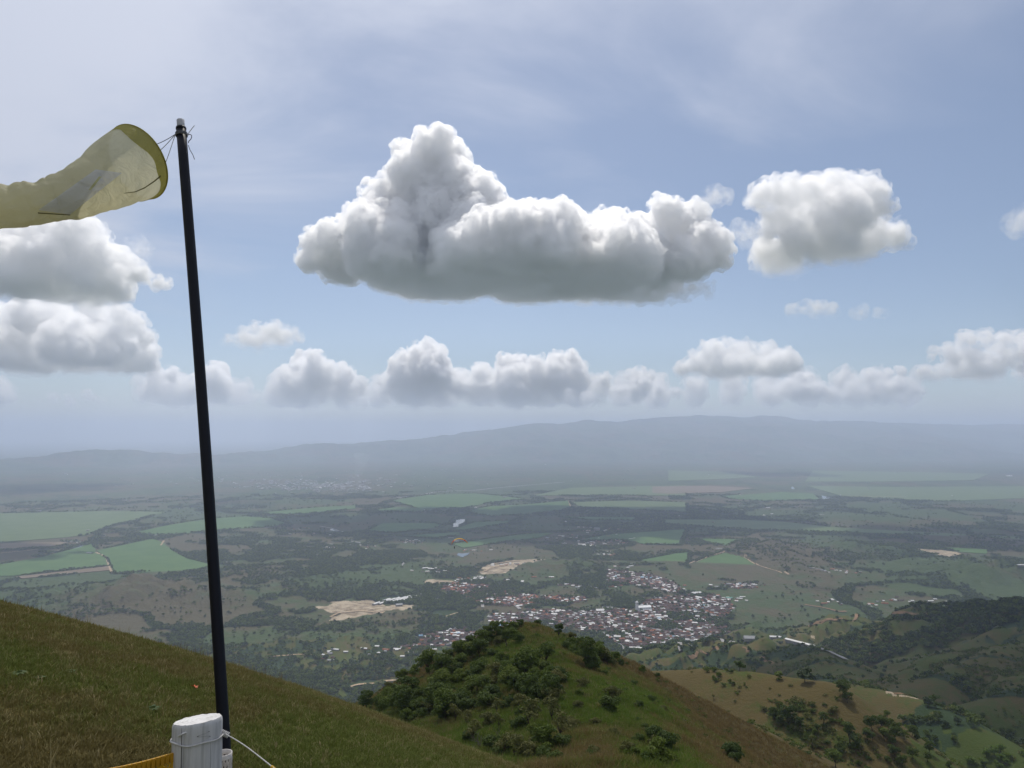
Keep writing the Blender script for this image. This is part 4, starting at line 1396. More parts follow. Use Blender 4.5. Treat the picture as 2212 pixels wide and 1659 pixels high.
THICKET = [
    ([c3(*p) for p in [(170, 690), (540, 430), (760, 330), (900, 260), (1060, 210), (1150, 190), (1190, 300), (1080, 360), (1080, 450), (1380, 430), (1440, 560), (1400, 690), (1250, 720), (1050, 700), (850, 720), (700, 800), (500, 800), (250, 750)]], 150,
     ['bush0', 'bush1', 'tree0', 'tree1', 'bush0', 'bush2', 'bush1'], (.6, 1.15), 'one of the dense green bushes on the left face of the near knoll', 'thicket on the knoll'),
    ([c3(*p) for p in [(1350, 215), (1500, 250), (1700, 300), (1860, 390), (1800, 450), (1700, 470), (1560, 460), (1500, 390)]], 22,
     ['bush0', 'bush1', 'tree1', 'bush2'], (.6, 1.0), 'one of the bushes clustered round the broad tree on the knoll shoulder', 'bush group on the right knoll shoulder'),
    ([c3(*p) for p in [(700, 800), (1050, 720), (1300, 740), (1500, 800), (1480, 1065), (1150, 1065), (860, 920)]], 26,
     ['bush2', 'bush1', 'thin', 'bush0'], (.45, .85), 'one of the straggly bushes between the grass slope and the knoll', 'scrub before the knoll'),
    ([c3(*p) for p in [(1500, 480), (1900, 480), (2200, 760), (2212, 1065), (1500, 1065), (1500, 780)]], 26,
     ['bush2', 'bush1', 'bush0'], (.3, .6), 'one of the small tufty shrubs dotted over the right knoll slope', 'right slope of the knoll'),
    ([c4(*p) for p in [(1080, 1050), (1250, 1000), (1330, 900), (1600, 860), (1900, 900), (2150, 960), (2212, 1040), (1860, 1040), (1800, 1196), (1050, 1196)]], 46,
     ['tree1', 'tree0', 'bush0', 'bush1', 'tree1'], (.6, 1.25), 'one of the dark trees filling the gully at the lower right', 'wooded gully at the lower right'),
    ([c4(*p) for p in [(280, 610), (480, 605), (500, 690), (420, 720), (300, 660)]], 12,
     ['bush1', 'bush0', 'bush1'], (.5, .9), 'one of the green bushes at the start of the brown spur', 'green group starting the brown spur'),
    ([c4(*p) for p in [(600, 850), (700, 830), (900, 900), (1060, 900), (1060, 1040), (900, 1040), (760, 980)]], 14,
     ['bush0', 'tree1', 'bush1', 'bush2'], (.55, 1.0), 'one of the dark bushes in the hollow round the very large tree', 'hollow between the spurs'),
    ([c4(*p) for p in [(1870, 1070), (2000, 1060), (2230, 1060), (2230, 1210), (1880, 1210)]], 14,
     ['bright'], (.6, 1.1), 'one of the bright green bamboo clumps at the lower right corner', 'bamboo grove at the lower right'),
]
for poly, n, kinds, (s0, s1), lab, grp in THICKET:
    for p in scatter_px(poly, n):
        if p[0] != p[0]:
            continue
        k = kinds[vr.integers(len(kinds))]
        cat = 'bush' if k[:4] in ('bush', 'brig') else 'tree'
        sz = vr.uniform(s0, s1)
        # say which: by its look, then by where in its thicket it stands
        look = ('tall ' if sz > s0 + .8 * (s1 - s0) else ('small ' if sz < s0 + .25 * (s1 - s0) else '')) + {'bush0': 'dark round bush', 'bush1': 'leafy green bush', 'bush2': 'olive bush', 'tree0': 'green tree', 'tree1': 'dark tree', 'thin': 'sparse tree', 'bright': 'bright clump'}[k]
        pv = in_uv(p); pa = np.array(poly)
        fu = (pv[0] - pa[:, 0].min()) / np.ptp(pa[:, 0]); fv = (pv[1] - pa[:, 1].min()) / np.ptp(pa[:, 1])
        spot = ('upper ' if fv < .36 else ('lower ' if fv > .68 else 'middle ')) + ('left' if fu < .36 else ('right' if fu > .66 else 'centre'))
        lab2 = look + ' at ' + spot + ' of the ' + grp
        put_tree(k, p, sz, vr.uniform(0, 6.28), lab2, lab2.replace('bush ', 'bushes ').replace('tree ', 'trees ').replace('clump ', 'clumps '), cat, cat, (vr.normal() * .06, vr.normal() * .06))


def instancer(name, pts, scale, rot, sources, kind='stuff', extra=None, label=None, cat=None, pick=None, tilt=None):
    """points that each carry a copy of one of the source meshes"""
    me = bpy.data.meshes.new(name)
    me.vertices.add(len(pts)); me.vertices.foreach_set('co', np.ascontiguousarray(pts, np.float32).ravel())
    def fa(nm, arr, typ='FLOAT', field='value'):
        a = me.attributes.new(nm, typ, 'POINT'); a.data.foreach_set(field, np.ascontiguousarray(arr).ravel())
    fa('siz', np.asarray(scale, np.float32))
    e = np.zeros((len(pts), 3), np.float32); e[:, 2] = rot
    if tilt is not None: e[:, :2] = tilt
    fa('turn', e, 'FLOAT_VECTOR', 'vector')
    fa('pick', (np.arange(len(pts)) % len(sources) if pick is None else pick).astype(np.int32), 'INT')
    for k, a in (extra or {}).items():
        fa(k, np.asarray(a, np.float32))
    o = link(name, me)
    g = bpy.data.node_groups.new(name, 'GeometryNodeTree')
    g.interface.new_socket('Geometry', in_out='INPUT', socket_type='NodeSocketGeometry')
    g.interface.new_socket('Geometry', in_out='OUTPUT', socket_type='NodeSocketGeometry')
    N = g.nodes.new; Lk = g.links.new
    gi, go = N('NodeGroupInput'), N('NodeGroupOutput')
    inst = N('GeometryNodeInstanceOnPoints')
    m2p = N('GeometryNodeMeshToPoints')
    Lk(gi.outputs[0], m2p.inputs[0]); Lk(m2p.outputs[0], inst.inputs['Points'])
    g2i = N('GeometryNodeGeometryToInstance')
    for s in reversed(sources):
        so = bpy.data.objects.new(name + '_source', s)
        oi = N('GeometryNodeObjectInfo'); oi.inputs['Object'].default_value = so
        Lk(oi.outputs['Geometry'], g2i.inputs[0])
    Lk(g2i.outputs[0], inst.inputs['Instance'])
    inst.inputs['Pick Instance'].default_value = True
    def na(nm, typ):
        q = N('GeometryNodeInputNamedAttribute'); q.data_type = typ; q.inputs['Name'].default_value = nm
        return q.outputs[0]
    Lk(na('pick', 'INT'), inst.inputs['Instance Index'])
    e2r = N('FunctionNodeEulerToRotation'); Lk(na('turn', 'FLOAT_VECTOR'), e2r.inputs[0])
    Lk(e2r.outputs[0], inst.inputs['Rotation'])
    Lk(na('siz', 'FLOAT'), inst.inputs['Scale'])
    Lk(inst.outputs[0], go.inputs[0])
    md = o.modifiers.new('spread', 'NODES'); md.node_group = g
    tag(o, label, cat, kind=kind)
    return o


def far_tree_mesh(seed, leaf, n=150, size=2.6):
    rng = np.random.default_rng(seed)
    C = np.array([(rng.normal() * 1.8, rng.normal() * 1.8, rng.uniform(4, 8.2)) for _ in range(9)])
    V, F = leaf_cards(rng, C, np.full(9, 2.6), n, size)
    tv, tf = tube([(0, 0, -1), (0, 0, 4.5)], [.35, .25], 4, False)
    V2, F2 = join_arrays([(V, F), (tv, tf)])
    return mesh_from_arrays('far_tree', V2, F2, [leaf, m_bark], mat_idx=np.array([0] * len(F) + [1] * len(tf)))


FAR = [far_tree_mesh(200 + i, [m_leaf_far, m_leaf_dark, m_leaf][i]) for i in range(3)]


def sector(n, r0, r1, power=2.0):
    r = np.sqrt(vr.random(n) * (r1 * r1 - r0 * r0) + r0 * r0)
    t = vr.uniform(-R(38), R(38), n)
    return r * np.sin(t), r * np.cos(t)


# woods, hedges and single trees of the valley
X, Y = [], []
for (n, r0, r1) in ((90000, 1900, 3400), (170000, 3400, 5600), (170000, 5600, 9000)):
    x, y = sector(n, r0, r1)
    w = wood_mask(x, y)
    k = vr.random(n) < w * (1.0 if r1 < 6000 else .8)
    lone = vr.random(n) < (.045 if r0 < 3000 else .03) * sstep(-.25, .45, fbm(x / 300, y / 300, None, 3, 88))
    ins = np.zeros(n, bool)
    for f in FIELD_XY + POND_XY + SOIL_XY:
        ins |= in_poly(x, y, f)
    town = np.zeros(n, bool)
    for f in TOWN_XY:
        town |= in_poly(x, y, f)
    tn = town & (fbm(x / 130, y / 130, None, 3, 77) > .22) & (vr.random(n) < .8)
    tn |= town & (vr.random(n) < .05)
    k = (k | lone) & ~ins & ~town | tn
    X.append(x[k]); Y.append(y[k])
X = np.concatenate(X); Y = np.concatenate(Y)
Z = height(X, Y)
bad = np.zeros(len(X), bool)
for (x, y, rad) in KEEP:
    bad |= np.hypot(X - x, Y - y) < rad * .8
X, Y, Z = X[~bad], Y[~bad], Z[~bad]
instancer('woodland', np.stack([X, Y, Z - .3], 1), np.where(np.hypot(X, Y) > 5600, 1.25, 1) * vr.uniform(.6, 1.35, len(X)), vr.uniform(0, 6.28, len(X)), FAR,
          label='dark woods, hedgerows and scattered trees all over the valley floor', cat='woodland')

# thickets of the farther hillsides
x, y = sector(60000, 300, 2600)
z = height(x, y)
cov = cover_hill(x, y, z)
behind_knoll = (np.hypot(x, y) < 420)
k = (vr.random(len(x)) < np.where(cov[:, 2] > .4, .55, .03)) & ~behind_knoll
town = np.zeros(len(x), bool)
for f in TOWN_XY + FIELD_XY + SOIL_XY:
    town |= in_poly(x, y, f)
k &= ~town
x, y, z = x[k], y[k], z[k]
instancer('hill_thicket', np.stack([x, y, z - .3], 1), vr.uniform(.3, .85, len(x)), vr.uniform(0, 6.28, len(x)), FAR, label='dark scrub in the gullies of the farther hillsides', cat='scrub')


# low scrub sprinkled over the near spurs and hills
x, y = sector(190000, 150, 1500)
z = height(x, y)
r = np.hypot(x, y)
dn = sstep(-.05, .5, fbm(x / 46, y / 46, None, 4, 101) + .35 * fbm(x / 160, y / 160, None, 2, 102))
dn = np.where(in_px_poly((x, y, z), THICKET[0][0]), np.maximum(dn, .55), dn)
k = (vr.random(len(x)) < dn * np.where(r < 520, .95, .36) * np.where(r < 300, 2.0, 1)) & (x > -40) & (height(x, y) > slope_h(x, y) + .3)
for p in KNOLL_BROWN[2:]:
    k &= ~in_px_poly((x, y, z), p) | (vr.random(len(x)) < .3)
for f in TOWN_XY:
    k &= ~in_poly(x, y, f)
x, y, z, r = x[k], y[k], z[k], r[k]
SCRUB = [mesh_from_arrays('scrub', *leaf_cards(np.random.default_rng(400 + i), np.array([(vr.normal() * .9, vr.normal() * .9, vr.uniform(.3, 1.3)) for _ in range(6)]), np.full(6, .8), 110, .62), [[m_leaf_dark, m_leaf, m_leaf_olive][i]]) for i in range(3)]
instancer('scrub', np.stack([x, y, z - .1], 1), vr.uniform(.35, 1.15, len(x)) * np.where(r > 520, 1.5, np.where(r < 300, .5, 1)), vr.uniform(0, 6.28, len(x)), SCRUB, label='low scrub sprinkled over the near spurs and hills', cat='scrub')


# ------------------------------------------------------------------ grass
def tuft_mesh(seed, n, h, w, spread, lean=.5, mat=None):
    rng = np.random.default_rng(seed)
    V, F = [], []
    for i in range(n):
        a = rng.uniform(0, 6.28); rr = spread * math.sqrt(rng.random())
        b0 = np.array([rr * math.cos(a), rr * math.sin(a), -.02 * h])
        d = rng.uniform(0, 6.28); hh = h * rng.uniform(.5, 1.15); ln = lean * hh * rng.uniform(.2, 1.2)
        t = np.array([math.cos(d), math.sin(d), 0]); s = np.array([-t[1], t[0], 0]) * w * rng.uniform(.6, 1.2)
        m = b0 + t * ln * .35 + np.array([0, 0, hh * .6]); e = b0 + t * ln + np.array([0, 0, hh])
        k = len(V)
        V += [b0 - s, b0 + s, m + s * .7, m - s * .7, e]
        F += [(k, k + 1, k + 2, k + 3), (k + 3, k + 2, k + 4, k + 4)]
    return tri_mesh('tuft', np.array(V), np.array(F), [mat])


def blade_material(name, dry, green, pale):
    b = NB(name)
    a = b.attr('lush', 'INSTANCER')
    oi = b.n('ObjectInfo')
    f = b.math('ADD', a.outputs['Fac'], b.math('MULTIPLY', b.math('SUBTRACT', oi.outputs['Random'], .5), .5))
    col = b.mix(b.ramp(f, .2, .8), dry, green)
    col = b.mix(b.ramp(oi.outputs['Random'], .86, .97), col, pale)
    d = b.n('BsdfPrincipled', {'Base Color': col, 'Roughness': .7, 'Specular IOR Level': .15})
    tr = b.n('BsdfTranslucent', {'Color': col})
    b.put(b.out.inputs['Surface'], b.n('MixShader', {0: .3, 1: d.outputs[0], 2: tr.outputs[0]}).outputs[0])
    return b.m


m_blade = blade_material('lawn_blade', (.172, .142, .050), (.132, .158, .034), (.32, .265, .125))
m_meadow = blade_material('meadow_blade', (.210, .150, .058), (.130, .190, .026), (.30, .24, .10))
LAWN = [tuft_mesh(300 + i, 12, .036, .0035, .05, 1.0, m_blade) for i in range(4)]
n = 140000
r = 2.2 + 17 * vr.random(n) ** 1.25
t = vr.uniform(R(-40), R(22), n)
x, y = r * np.sin(t), r * np.cos(t)
z = height(x, y)
sl = slope_h(x, y)
k = np.abs(z - sl) < .05
x, y, z, r = x[k], y[k], z[k], r[k]
instancer('grass', np.stack([x, y, z], 1), vr.uniform(.6, 1.3, len(x)) * (.8 + .03 * (r - 2)), vr.uniform(0, 6.28, len(x)), LAWN, extra={'lush': lawn_lush(x, y)},
          label='short mown grass of the launch slope, brown and green in patches', cat='grass')

STALK = [tuft_mesh(310 + i, 4, .17, .0022, .04, .7, m_blade) for i in range(2)]
n = 2600
r = 2.6 + 17 * vr.random(n) ** .8
t = vr.uniform(R(-40), R(22), n)
x, y = r * np.sin(t), r * np.cos(t)
z = height(x, y)
k = (np.abs(z - slope_h(x, y)) < .05) & (vr.random(n) < .12 + .88 * sstep(.1, .5, fbm(x / 1.7, y / 1.7, None, 3, 111)) + sstep(9, 14, r))
x, y, z = x[k], y[k], z[k]
instancer('grass_stalks', np.stack([x, y, z], 1), vr.uniform(.5, 1.2, len(x)), vr.uniform(0, 6.28, len(x)), STALK, extra={'lush': lawn_lush(x, y) - .25}, label='dry taller grass stalks standing out of the mown slope', cat='grass')

MEADOW = [tuft_mesh(320 + i, 16, .75, .035, .55, .6, m_meadow) for i in range(3)]
n = 120000
r = np.sqrt(vr.random(n) * (620 ** 2 - 45 ** 2) + 45 ** 2) ** 1.0
r = 45 + (r - 45) * vr.random(n) ** .5 * .5
t = vr.uniform(R(-16), R(37), n)
x, y = r * np.sin(t), r * np.cos(t)
z = height(x, y)
cov = cover_hill(x, y, z)
k = (slope_h(x, y) < z - .3) & (cov[:, 1] < .3)
x, y, z = x[k], y[k], z[k]
instancer('meadow_grass', np.stack([x, y, z], 1), vr.uniform(.5, 1.4, len(x)), vr.uniform(0, 6.28, len(x)), MEADOW, extra={'lush': cov[k, 0]}, label='tall rough grass on the knoll and the spurs', cat='grass')
# ------------------------------------------------------------------ pole and windsock
def pt(u, v, y):
    return np.array(P(u, v, y))


b = NB('black_pipe')
b.bsdf(b.mix(b.noise(30, 4, .6, b.obj()), (.003, .0035, .008), (.008, .009, .016)), .5, .25)
m_black = b.m
m_greytube = plain_material('grey_tube', (.48, .48, .49), .6, .4, .15, 20)
m_cord = plain_material('white_cord', (.55, .54, .52), .8, .2, .15, 60)
m_cord_dark = plain_material('grey_cord', (.16, .16, .17), .8, .2, .15, 60)

pb = pt(511, 1690, 3.12)
pb = np.array([pb[0], pb[1], h1(pb[0], pb[1]) - .12])
pt_top = pt(391, 276, 3.6)
pole = empty('flagpole', pb + (0, 0, .12))
tag(pole, 'leaning black pipe pole that carries the yellow windsock', 'pole')
off = np.array(pole.location)
ax_ = (pt_top - pb); ax_ /= np.linalg.norm(ax_)
n = 24
path = [pb + (pt_top - pb) * t + np.array([.012, 0, 0]) * math.sin(math.pi * t) for t in np.linspace(0, 1, n)]
V, F = tube(np.array(path) - off, np.linspace(.0248, .0232, n), 20)
link('sleeve', tri_mesh('sleeve', V, F, [m_black], True), pole)
q0 = path[-1]
V, F = tube(np.array([q0 - ax_ * .05, q0 + ax_ * .041, q0 + ax_ * .043]) - off, [.0185, .0185, .0165], 18)
link('inner_tube', tri_mesh('inner_tube', V, F, [m_greytube], True), pole)
V, F = tube(np.array([q0 - ax_ * .012, q0 - ax_ * .004, q0 + ax_ * .002]) - off, [.0240, .0248, .0238], 20)
link('collar', tri_mesh('collar', V, F, [m_black], True), pole)

# the sock: rings along a bent axis
CTR = [(297, 351, 3.68, 80), (272, 362, 3.62, 76), (245, 377, 3.56, 70), (215, 395, 3.50, 63), (185, 409, 3.44, 57), (155, 420, 3.39, 52), (125, 428, 3.34, 48), (95, 434, 3.30, 46), (60, 440, 3.26, 45.5), (25, 444, 3.23, 46),
       (-15, 447, 3.2, 46), (-60, 449, 3.18, 45), (-120, 450, 3.15, 42), (-190, 452, 3.12, 38)]
CT = np.array([pt(u, v, y) for (u, v, y, r) in CTR])
RAD = np.array([r * y / FPX for (u, v, y, r) in CTR])
NS, NT = 120, 72
ts = np.linspace(0, len(CTR) - 1, NS)


def cint(a, ts):
    i = np.clip(ts.astype(int), 0, len(a) - 2); f = ts - i
    f = f[:, None] if a.ndim == 2 else f
    p0 = a[np.maximum(i - 1, 0)]; p1 = a[i]; p2 = a[i + 1]; p3 = a[np.minimum(i + 2, len(a) - 1)]
    return .5 * (2 * p1 + (p2 - p0) * f + (2 * p0 - 5 * p1 + 4 * p2 - p3) * f ** 2 + (3 * p1 - p0 - 3 * p2 + p3) * f ** 3)


C = cint(CT, ts); RR_ = cint(RAD, ts)
TG = np.gradient(C, axis=0); TG /= np.linalg.norm(TG, axis=1)[:, None]
# the mouth leans: its hoop faces up the wind, right and away from the viewer
_v = ray(300, 350); _v /= np.linalg.norm(_v)
_r = np.cross(_v, [0, 0, 1.0]); _r /= np.linalg.norm(_r); _u = np.cross(_r, _v)
mouth_n = -.66 * _v + .75 * (-.9 * _r - .44 * _u); mouth_n /= np.linalg.norm(mouth_n)
for i in range(NS):
    w = max(0, 1 - i / 26.0)
    TG[i] = TG[i] * (1 - w) + mouth_n * w; TG[i] /= np.linalg.norm(TG[i])
A = np.linspace(0, 2 * math.pi, NT, endpoint=False)
s = np.cross(TG[0], [0, 0, 1.0]); s /= np.linalg.norm(s)
GRID = np.zeros((NS, NT, 3))
for i in range(NS):
    s = s - TG[i] * (s @ TG[i]); s /= np.linalg.norm(s)
    up = np.cross(s, TG[i])
    k = i / NS
    fx = 1 - .25 * sstep(.15, .7, k)
    wr = -.006 * np.maximum(0, 1 - np.abs(vnoise(np.cos(A) * 1.1 + k * 9, np.sin(A) * 1.1 - k * 5, np.full(NT, k * 9), 14)) / .16) * sstep(.12, .3, k) + .004 * vnoise(np.cos(A) * 2.2 + 5, np.sin(A) * 2.2, np.full(NT, k * 16), 3) + .005 * (1 - np.abs(vnoise(np.cos(A) * 1.3 + k * 7, np.sin(A) * 1.3, np.full(NT, k * 11), 4))) * sstep(.3, .6, k)
    wr = wr * sstep(.03, .16, k) + .004 * vnoise(np.cos(A) * 5, np.sin(A) * 5 + k * 20, np.full(NT, k * 5), 6) * sstep(.02, .08, k)
    # pinched fold across the middle of the tail
    pinch = .012 * math.exp(-((k - .55) / .03) ** 2) + .010 * math.exp(-((k - .68) / .025) ** 2)
    rad = RR_[i] + wr - pinch * (np.sin(A) > 0)
    GRID[i] = C[i] + (np.cos(A) * fx * rad)[:, None] * s + (np.sin(A) * rad)[:, None] * up


def fabric(name, col, trans_col, alpha, weave=True):
    b = NB(name)
    p = b.obj()
    n1 = b.noise(5, 4, .6, p)
    c = b.mix(b.ramp(n1, .3, .75), tuple(x * .85 for x in col), col)
    bw = b.noise(400, 2, .5, p)
    bump = b.n('Bump', {'Height': b.math('ADD', b.math('ABSOLUTE', b.math('SUBTRACT', b.noise(13, 4, .55, p, 1.2), .5)), b.math('MULTIPLY', bw, .06)), 'Distance': .016, 'Strength': .7})
    d = b.n('BsdfDiffuse', {'Color': c, 'Roughness': .5, 'Normal': bump.outputs[0]})
    t = b.n('BsdfTranslucent', {'Color': trans_col, 'Normal': bump.outputs[0]})
    m1 = b.n('MixShader', {0: .5, 1: d.outputs[0], 2: t.outputs[0]})
    gl = b.n('BsdfGlossy', {'Color': (1, 1, .95), 'Roughness': .45, 'Normal': bump.outputs[0]})
    m2 = b.n('MixShader', {0: .04, 1: m1.outputs[0], 2: gl.outputs[0]})
    tp = b.n('BsdfTransparent', {'Color': (1, 1, .86)})
    m3 = b.n('MixShader', {0: alpha, 1: m2.outputs[0], 2: tp.outputs[0]})
    b.put(b.out.inputs['Surface'], m3.outputs[0])
    return b.m


m_sock = fabric('sock_nylon', (.68, .65, .47), (.80, .76, .54), .05)
m_hem = fabric('sock_hem', (.46, .42, .10), (.48, .44, .07), .10)
m_patch = fabric('patch_cloth', (.84, .85, .90), (.85, .85, .92), .10)
m_mark = fabric('patch_mark', (.75, .73, .42), (.8, .78, .4), .2)
m_seam = fabric('seam_tape', (.15, .14, .05), (.14, .13, .04), .02)

sock = empty('windsock', C[0])
tag(sock, 'faded yellow see-through windsock tied to the black pole and blowing left', 'windsock')
so = C[0]


def strip_mesh(G, closed=True):
    a, bb = G.shape[:2]
    V = G.reshape(-1, 3)
    F = []
    for i in range(a - 1):
        for j in range(bb if closed else bb - 1):
            F.append((i * bb + j, i * bb + (j + 1) % bb, (i + 1) * bb + (j + 1) % bb, (i + 1) * bb + j))
    return V, np.array(F)


V, F = strip_mesh(GRID)
link('tube_fabric', mesh_from_arrays('tube_fabric', V - so, F, [m_sock], smooth=True), sock)
# hem: a second layer of cloth over the hoop
cen = C[:, None, :]
dirn = GRID - cen; dirn /= np.linalg.norm(dirn, axis=2)[:, :, None]
hw = 7 + (3.2 * (vnoise(np.cos(A) * 1.6, np.sin(A) * 1.6, None, 5))).astype(float)
HG = np.zeros((8, NT, 3))
for j in range(NT):
    for q in range(8):
        f = q / 7 * hw[j]
        i0 = int(f); ff = f - i0
        HG[q, j] = (GRID[i0, j] * (1 - ff) + GRID[i0 + 1, j] * ff) + dirn[i0, j] * .0025
V, F = strip_mesh(HG)
link('hem', mesh_from_arrays('hem', V - so, F, [m_hem], smooth=True), sock)
hp = GRID[0] + dirn[0] * .001
V, F = tube(np.concatenate([hp, hp[:2]]) - so, .0042, 6, False)
link('hoop', tri_mesh('hoop', V, F, [m_hem], True), sock)

from mathutils.bvhtree import BVHTree
_V, _F = strip_mesh(GRID)
bvh = BVHTree.FromPolygons([tuple(p) for p in _V], [tuple(int(i) for i in f) for f in _F])


def cast(u, v, lift):
    d = Vector(ray(u, v)).normalized()
    h = bvh.ray_cast(Vector((0, 0, 0)), d)
    if h[0] is None:
        q = bvh.find_nearest(Vector(ray(u, v) * 3.4))
        return np.array(q[0]) - np.array(d) * lift
    return np.array(h[0]) - np.array(d) * lift


def sewn(name, quad, nu, nv_, lift, mat, parent, wob=0.0):
    q = np.array(quad, float)
    G = np.zeros((nu, nv_, 3))
    for i in range(nu):
        for j in range(nv_):
            a, bb = i / (nu - 1), j / (nv_ - 1)
            p = (q[0] * (1 - a) + q[1] * a) * (1 - bb) + (q[3] * (1 - a) + q[2] * a) * bb
            if wob:
                p = p + wob * math.sin(math.pi * a) * np.array([-.4, 1])
            G[i, j] = cast(p[0], p[1], lift)
    V, F = strip_mesh(G, False)
    return link(name, mesh_from_arrays(name, V - so, F, [mat], smooth=True), parent)


def w1(zx, zy): return (.248 * zx, 219.4 + .248 * zy)


patch = sewn('patch', [w1(835, 590), w1(1062, 622), w1(610, 985), w1(335, 945)], 26, 40, .004, m_patch, sock)
mk = sewn('mark', [w1(862, 652), w1(884, 654), w1(800, 765), w1(770, 770)], 6, 14, .0065, m_mark, patch)
sewn('patch_edge', [w1(330, 975), w1(610, 992), w1(612, 984), w1(330, 965)], 30, 3, .0062, m_seam, patch)
for a, b2, wd in (((1400, 640), (1340, 690), 14), ((1340, 690), (1262, 745), 11), ((1262, 745), (1180, 782), 8), ((1180, 782), (1080, 796), 5)):
    sewn('seam', [w1(*a), w1(*b2), w1(b2[0], b2[1] + wd), w1(a[0], a[1] + wd + 3)], 8, 3, .006, m_seam, sock)


def cord(name, pts, r, mat, parent, sag=0.0, k=6, n=14, o=None):
    pts = np.array(pts, float)
    if len(pts) == 2:
        t = np.linspace(0, 1, n)[:, None]
        pts = pts[0] * (1 - t) + pts[1] * t
        pts[:, 2] -= sag * 4 * (t * (1 - t))[:, 0]
    else:
        pts = cint(pts, np.linspace(0, len(pts) - 1, n * 2))
    V, F = tube(pts - o, r, k)
    return link(name, tri_mesh(name, V, F, [mat], True), parent)


tie = np.array(path[-1]) - ax_ * .038
tie_l = tie + np.array([-.028, -.006, 0])
for (zx, zy), m in (((1385, 352), m_cord_dark), ((1438, 405), m_cord), ((1490, 528), m_cord)):
    u, v = w1(zx, zy)
    d_ = Vector(ray(u, v)).normalized()
    q = np.array(min((tuple(h_) for h_ in GRID[0]), key=lambda h_: np.linalg.norm(np.cross(np.array(h_), np.array(d_)))))
    cord('bridle_cord', [q, tie_l], .0017, m, sock, .004, o=so)
# the cord wound round the pole top and its loose ends
kn = empty('knotted_cord', tie)
tag(kn, 'grey cord knotted round the pole top with loose ends sticking out', 'cord')
s1 = np.cross(ax_, [0, 1.0, 0]); s1 /= np.linalg.norm(s1); s2 = np.cross(s1, ax_)
for dz in (0, .006, .0125):
    c = [tie + ax_ * (dz - .006) + .0262 * (math.cos(a) * s1 + math.sin(a) * s2) for a in np.linspace(0, 6.4, 26)]
    V, F = tube(np.array(c) - tie, .0028, 6, False)
    link('wrap', tri_mesh('wrap', V, F, [m_cord_dark], True), kn)
yk = 3.57
E = lambda zx, zy: pt(*w1(zx, zy), yk)
cord('loose_end', [E(1636, 285), E(1652, 262), E(1672, 235), E(1694, 209)], .0017, m_cord, kn, o=tie)
cord('loose_end', [E(1634, 292), E(1655, 286), E(1669, 298), E(1664, 325), E(1645, 345), E(1640, 360)], .0019, m_cord_dark, kn, o=tie)
cord('loose_end', [E(1640, 380), E(1655, 420), E(1680, 465), E(1694, 504)], .0017, m_cord_dark, kn, o=tie)

# ------------------------------------------------------------------ the white post, its wire and rope, the net
def c_p(zx, zy): return (192.0 + .1984 * zx, 1508.7 + .1984 * zy)


b = NB('whitewashed_wood')
p = b.obj()
mp = b.n('Mapping', {'Vector': p, 'Scale': (26, 26, 1.7)})
g1 = b.noise(2.2, 6, .65, mp.outputs[0], .4)
mp2 = b.n('Mapping', {'Vector': p, 'Scale': (60, 60, 4)})
g2 = b.noise(1.6, 4, .7, mp2.outputs[0])
g3 = b.noise(9, 4, .6, p)
col = b.mix(b.ramp(g1, .35, .62), (.42, .415, .41), (.57, .56, .555))
col = b.mix(b.ramp(g2, .64, .76, 0, .55), col, (.27, .25, .235))
col = b.mix(b.ramp(g3, .58, .75, 0, .45), col, (.33, .315, .30))
b.bsdf(col, .85, .2, bump=b.math('ADD', g1, b.math('MULTIPLY', g2, -.5)), bump_d=.002, bump_s=.5)
m_post = b.m
b = NB('crack')
b.bsdf((.035, .028, .022), .95, .05)
m_crack = b.m
b = NB('sawn_wood_lit')
p = b.obj()
wv = b.n('TexWave', {'Scale': 28, 'Distortion': 2.5, 'Detail': 3.0, 'Vector': p}, wave_type='RINGS', rings_direction='Z')
col = b.mix(b.ramp(b.noise(24, 5, .65, p), .35, .7), (.84, .82, .79), (.64, .62, .59))  # sawn end painted lighter than the sides, for the light falling on top
col = b.mix(b.ramp(wv.outputs[1], .7, 1, 0, .25), col, (.40, .37, .34))
b.bsdf(col, .9, .2, bump=wv.outputs[1], bump_d=.001, bump_s=.4)
m_sawn_lit = b.m
PY = 2.2
ptop = pt(430, 1553, PY); pr = .0655
pg = h1(ptop[0] + .01, PY)
post = empty('fence_post', (ptop[0] + .008, PY, pg))
tag(post, 'white painted round wooden post with a long crack, sawn top and wire', 'post')
po = np.array(post.location)
NA = 120
A2 = np.linspace(0, 2 * math.pi, NA, endpoint=False)
prof = []
zz = np.concatenate([[pg - .15], np.linspace(pg, ptop[2] - .03, 40), [ptop[2] - .012, ptop[2] - .004, ptop[2]]])
view_a = math.atan2(-PY, -ptop[0])                # the bearing that faces the viewer
crack_a = view_a - 0.62
for z in zz:
    h = z - pg
    rr = pr * (1 + .03 * np.sin(A2 * 2 + 1) + .02 * vnoise(np.cos(A2) * 2, np.sin(A2) * 2, np.full(NA, z * 2), 5)) + .0004 * vnoise(A2 * 9, np.full(NA, z * 3), None, 8)
    dd = np.angle(np.exp(1j * (A2 - crack_a - .05 * math.sin(z * 6) + .12 * (ptop[2] - z))))
    rr = rr - .006 * np.exp(-(dd / .028) ** 2)
    if z > ptop[2] - .01:
        rr = rr - (.0015 if z < ptop[2] else .004)
    lean = np.array([-.014 * h, 0])
    X = rr * np.cos(A2) + lean[0]; Y = rr * np.sin(A2) + lean[1]
    Z = np.full(NA, h)
    if h > .3:
        Z = Z + (X * .10 - Y * .11) * sstep(.6, 1.0, h / (ptop[2] - pg))
    prof.append(np.stack([X, Y, Z], 1))
G = np.stack(prof)
V, F = strip_mesh(G)
body = link('timber', mesh_from_arrays('timber', V, F, [m_post], smooth=True), post)
ring = prof[-1]
cz = ring.mean(0)
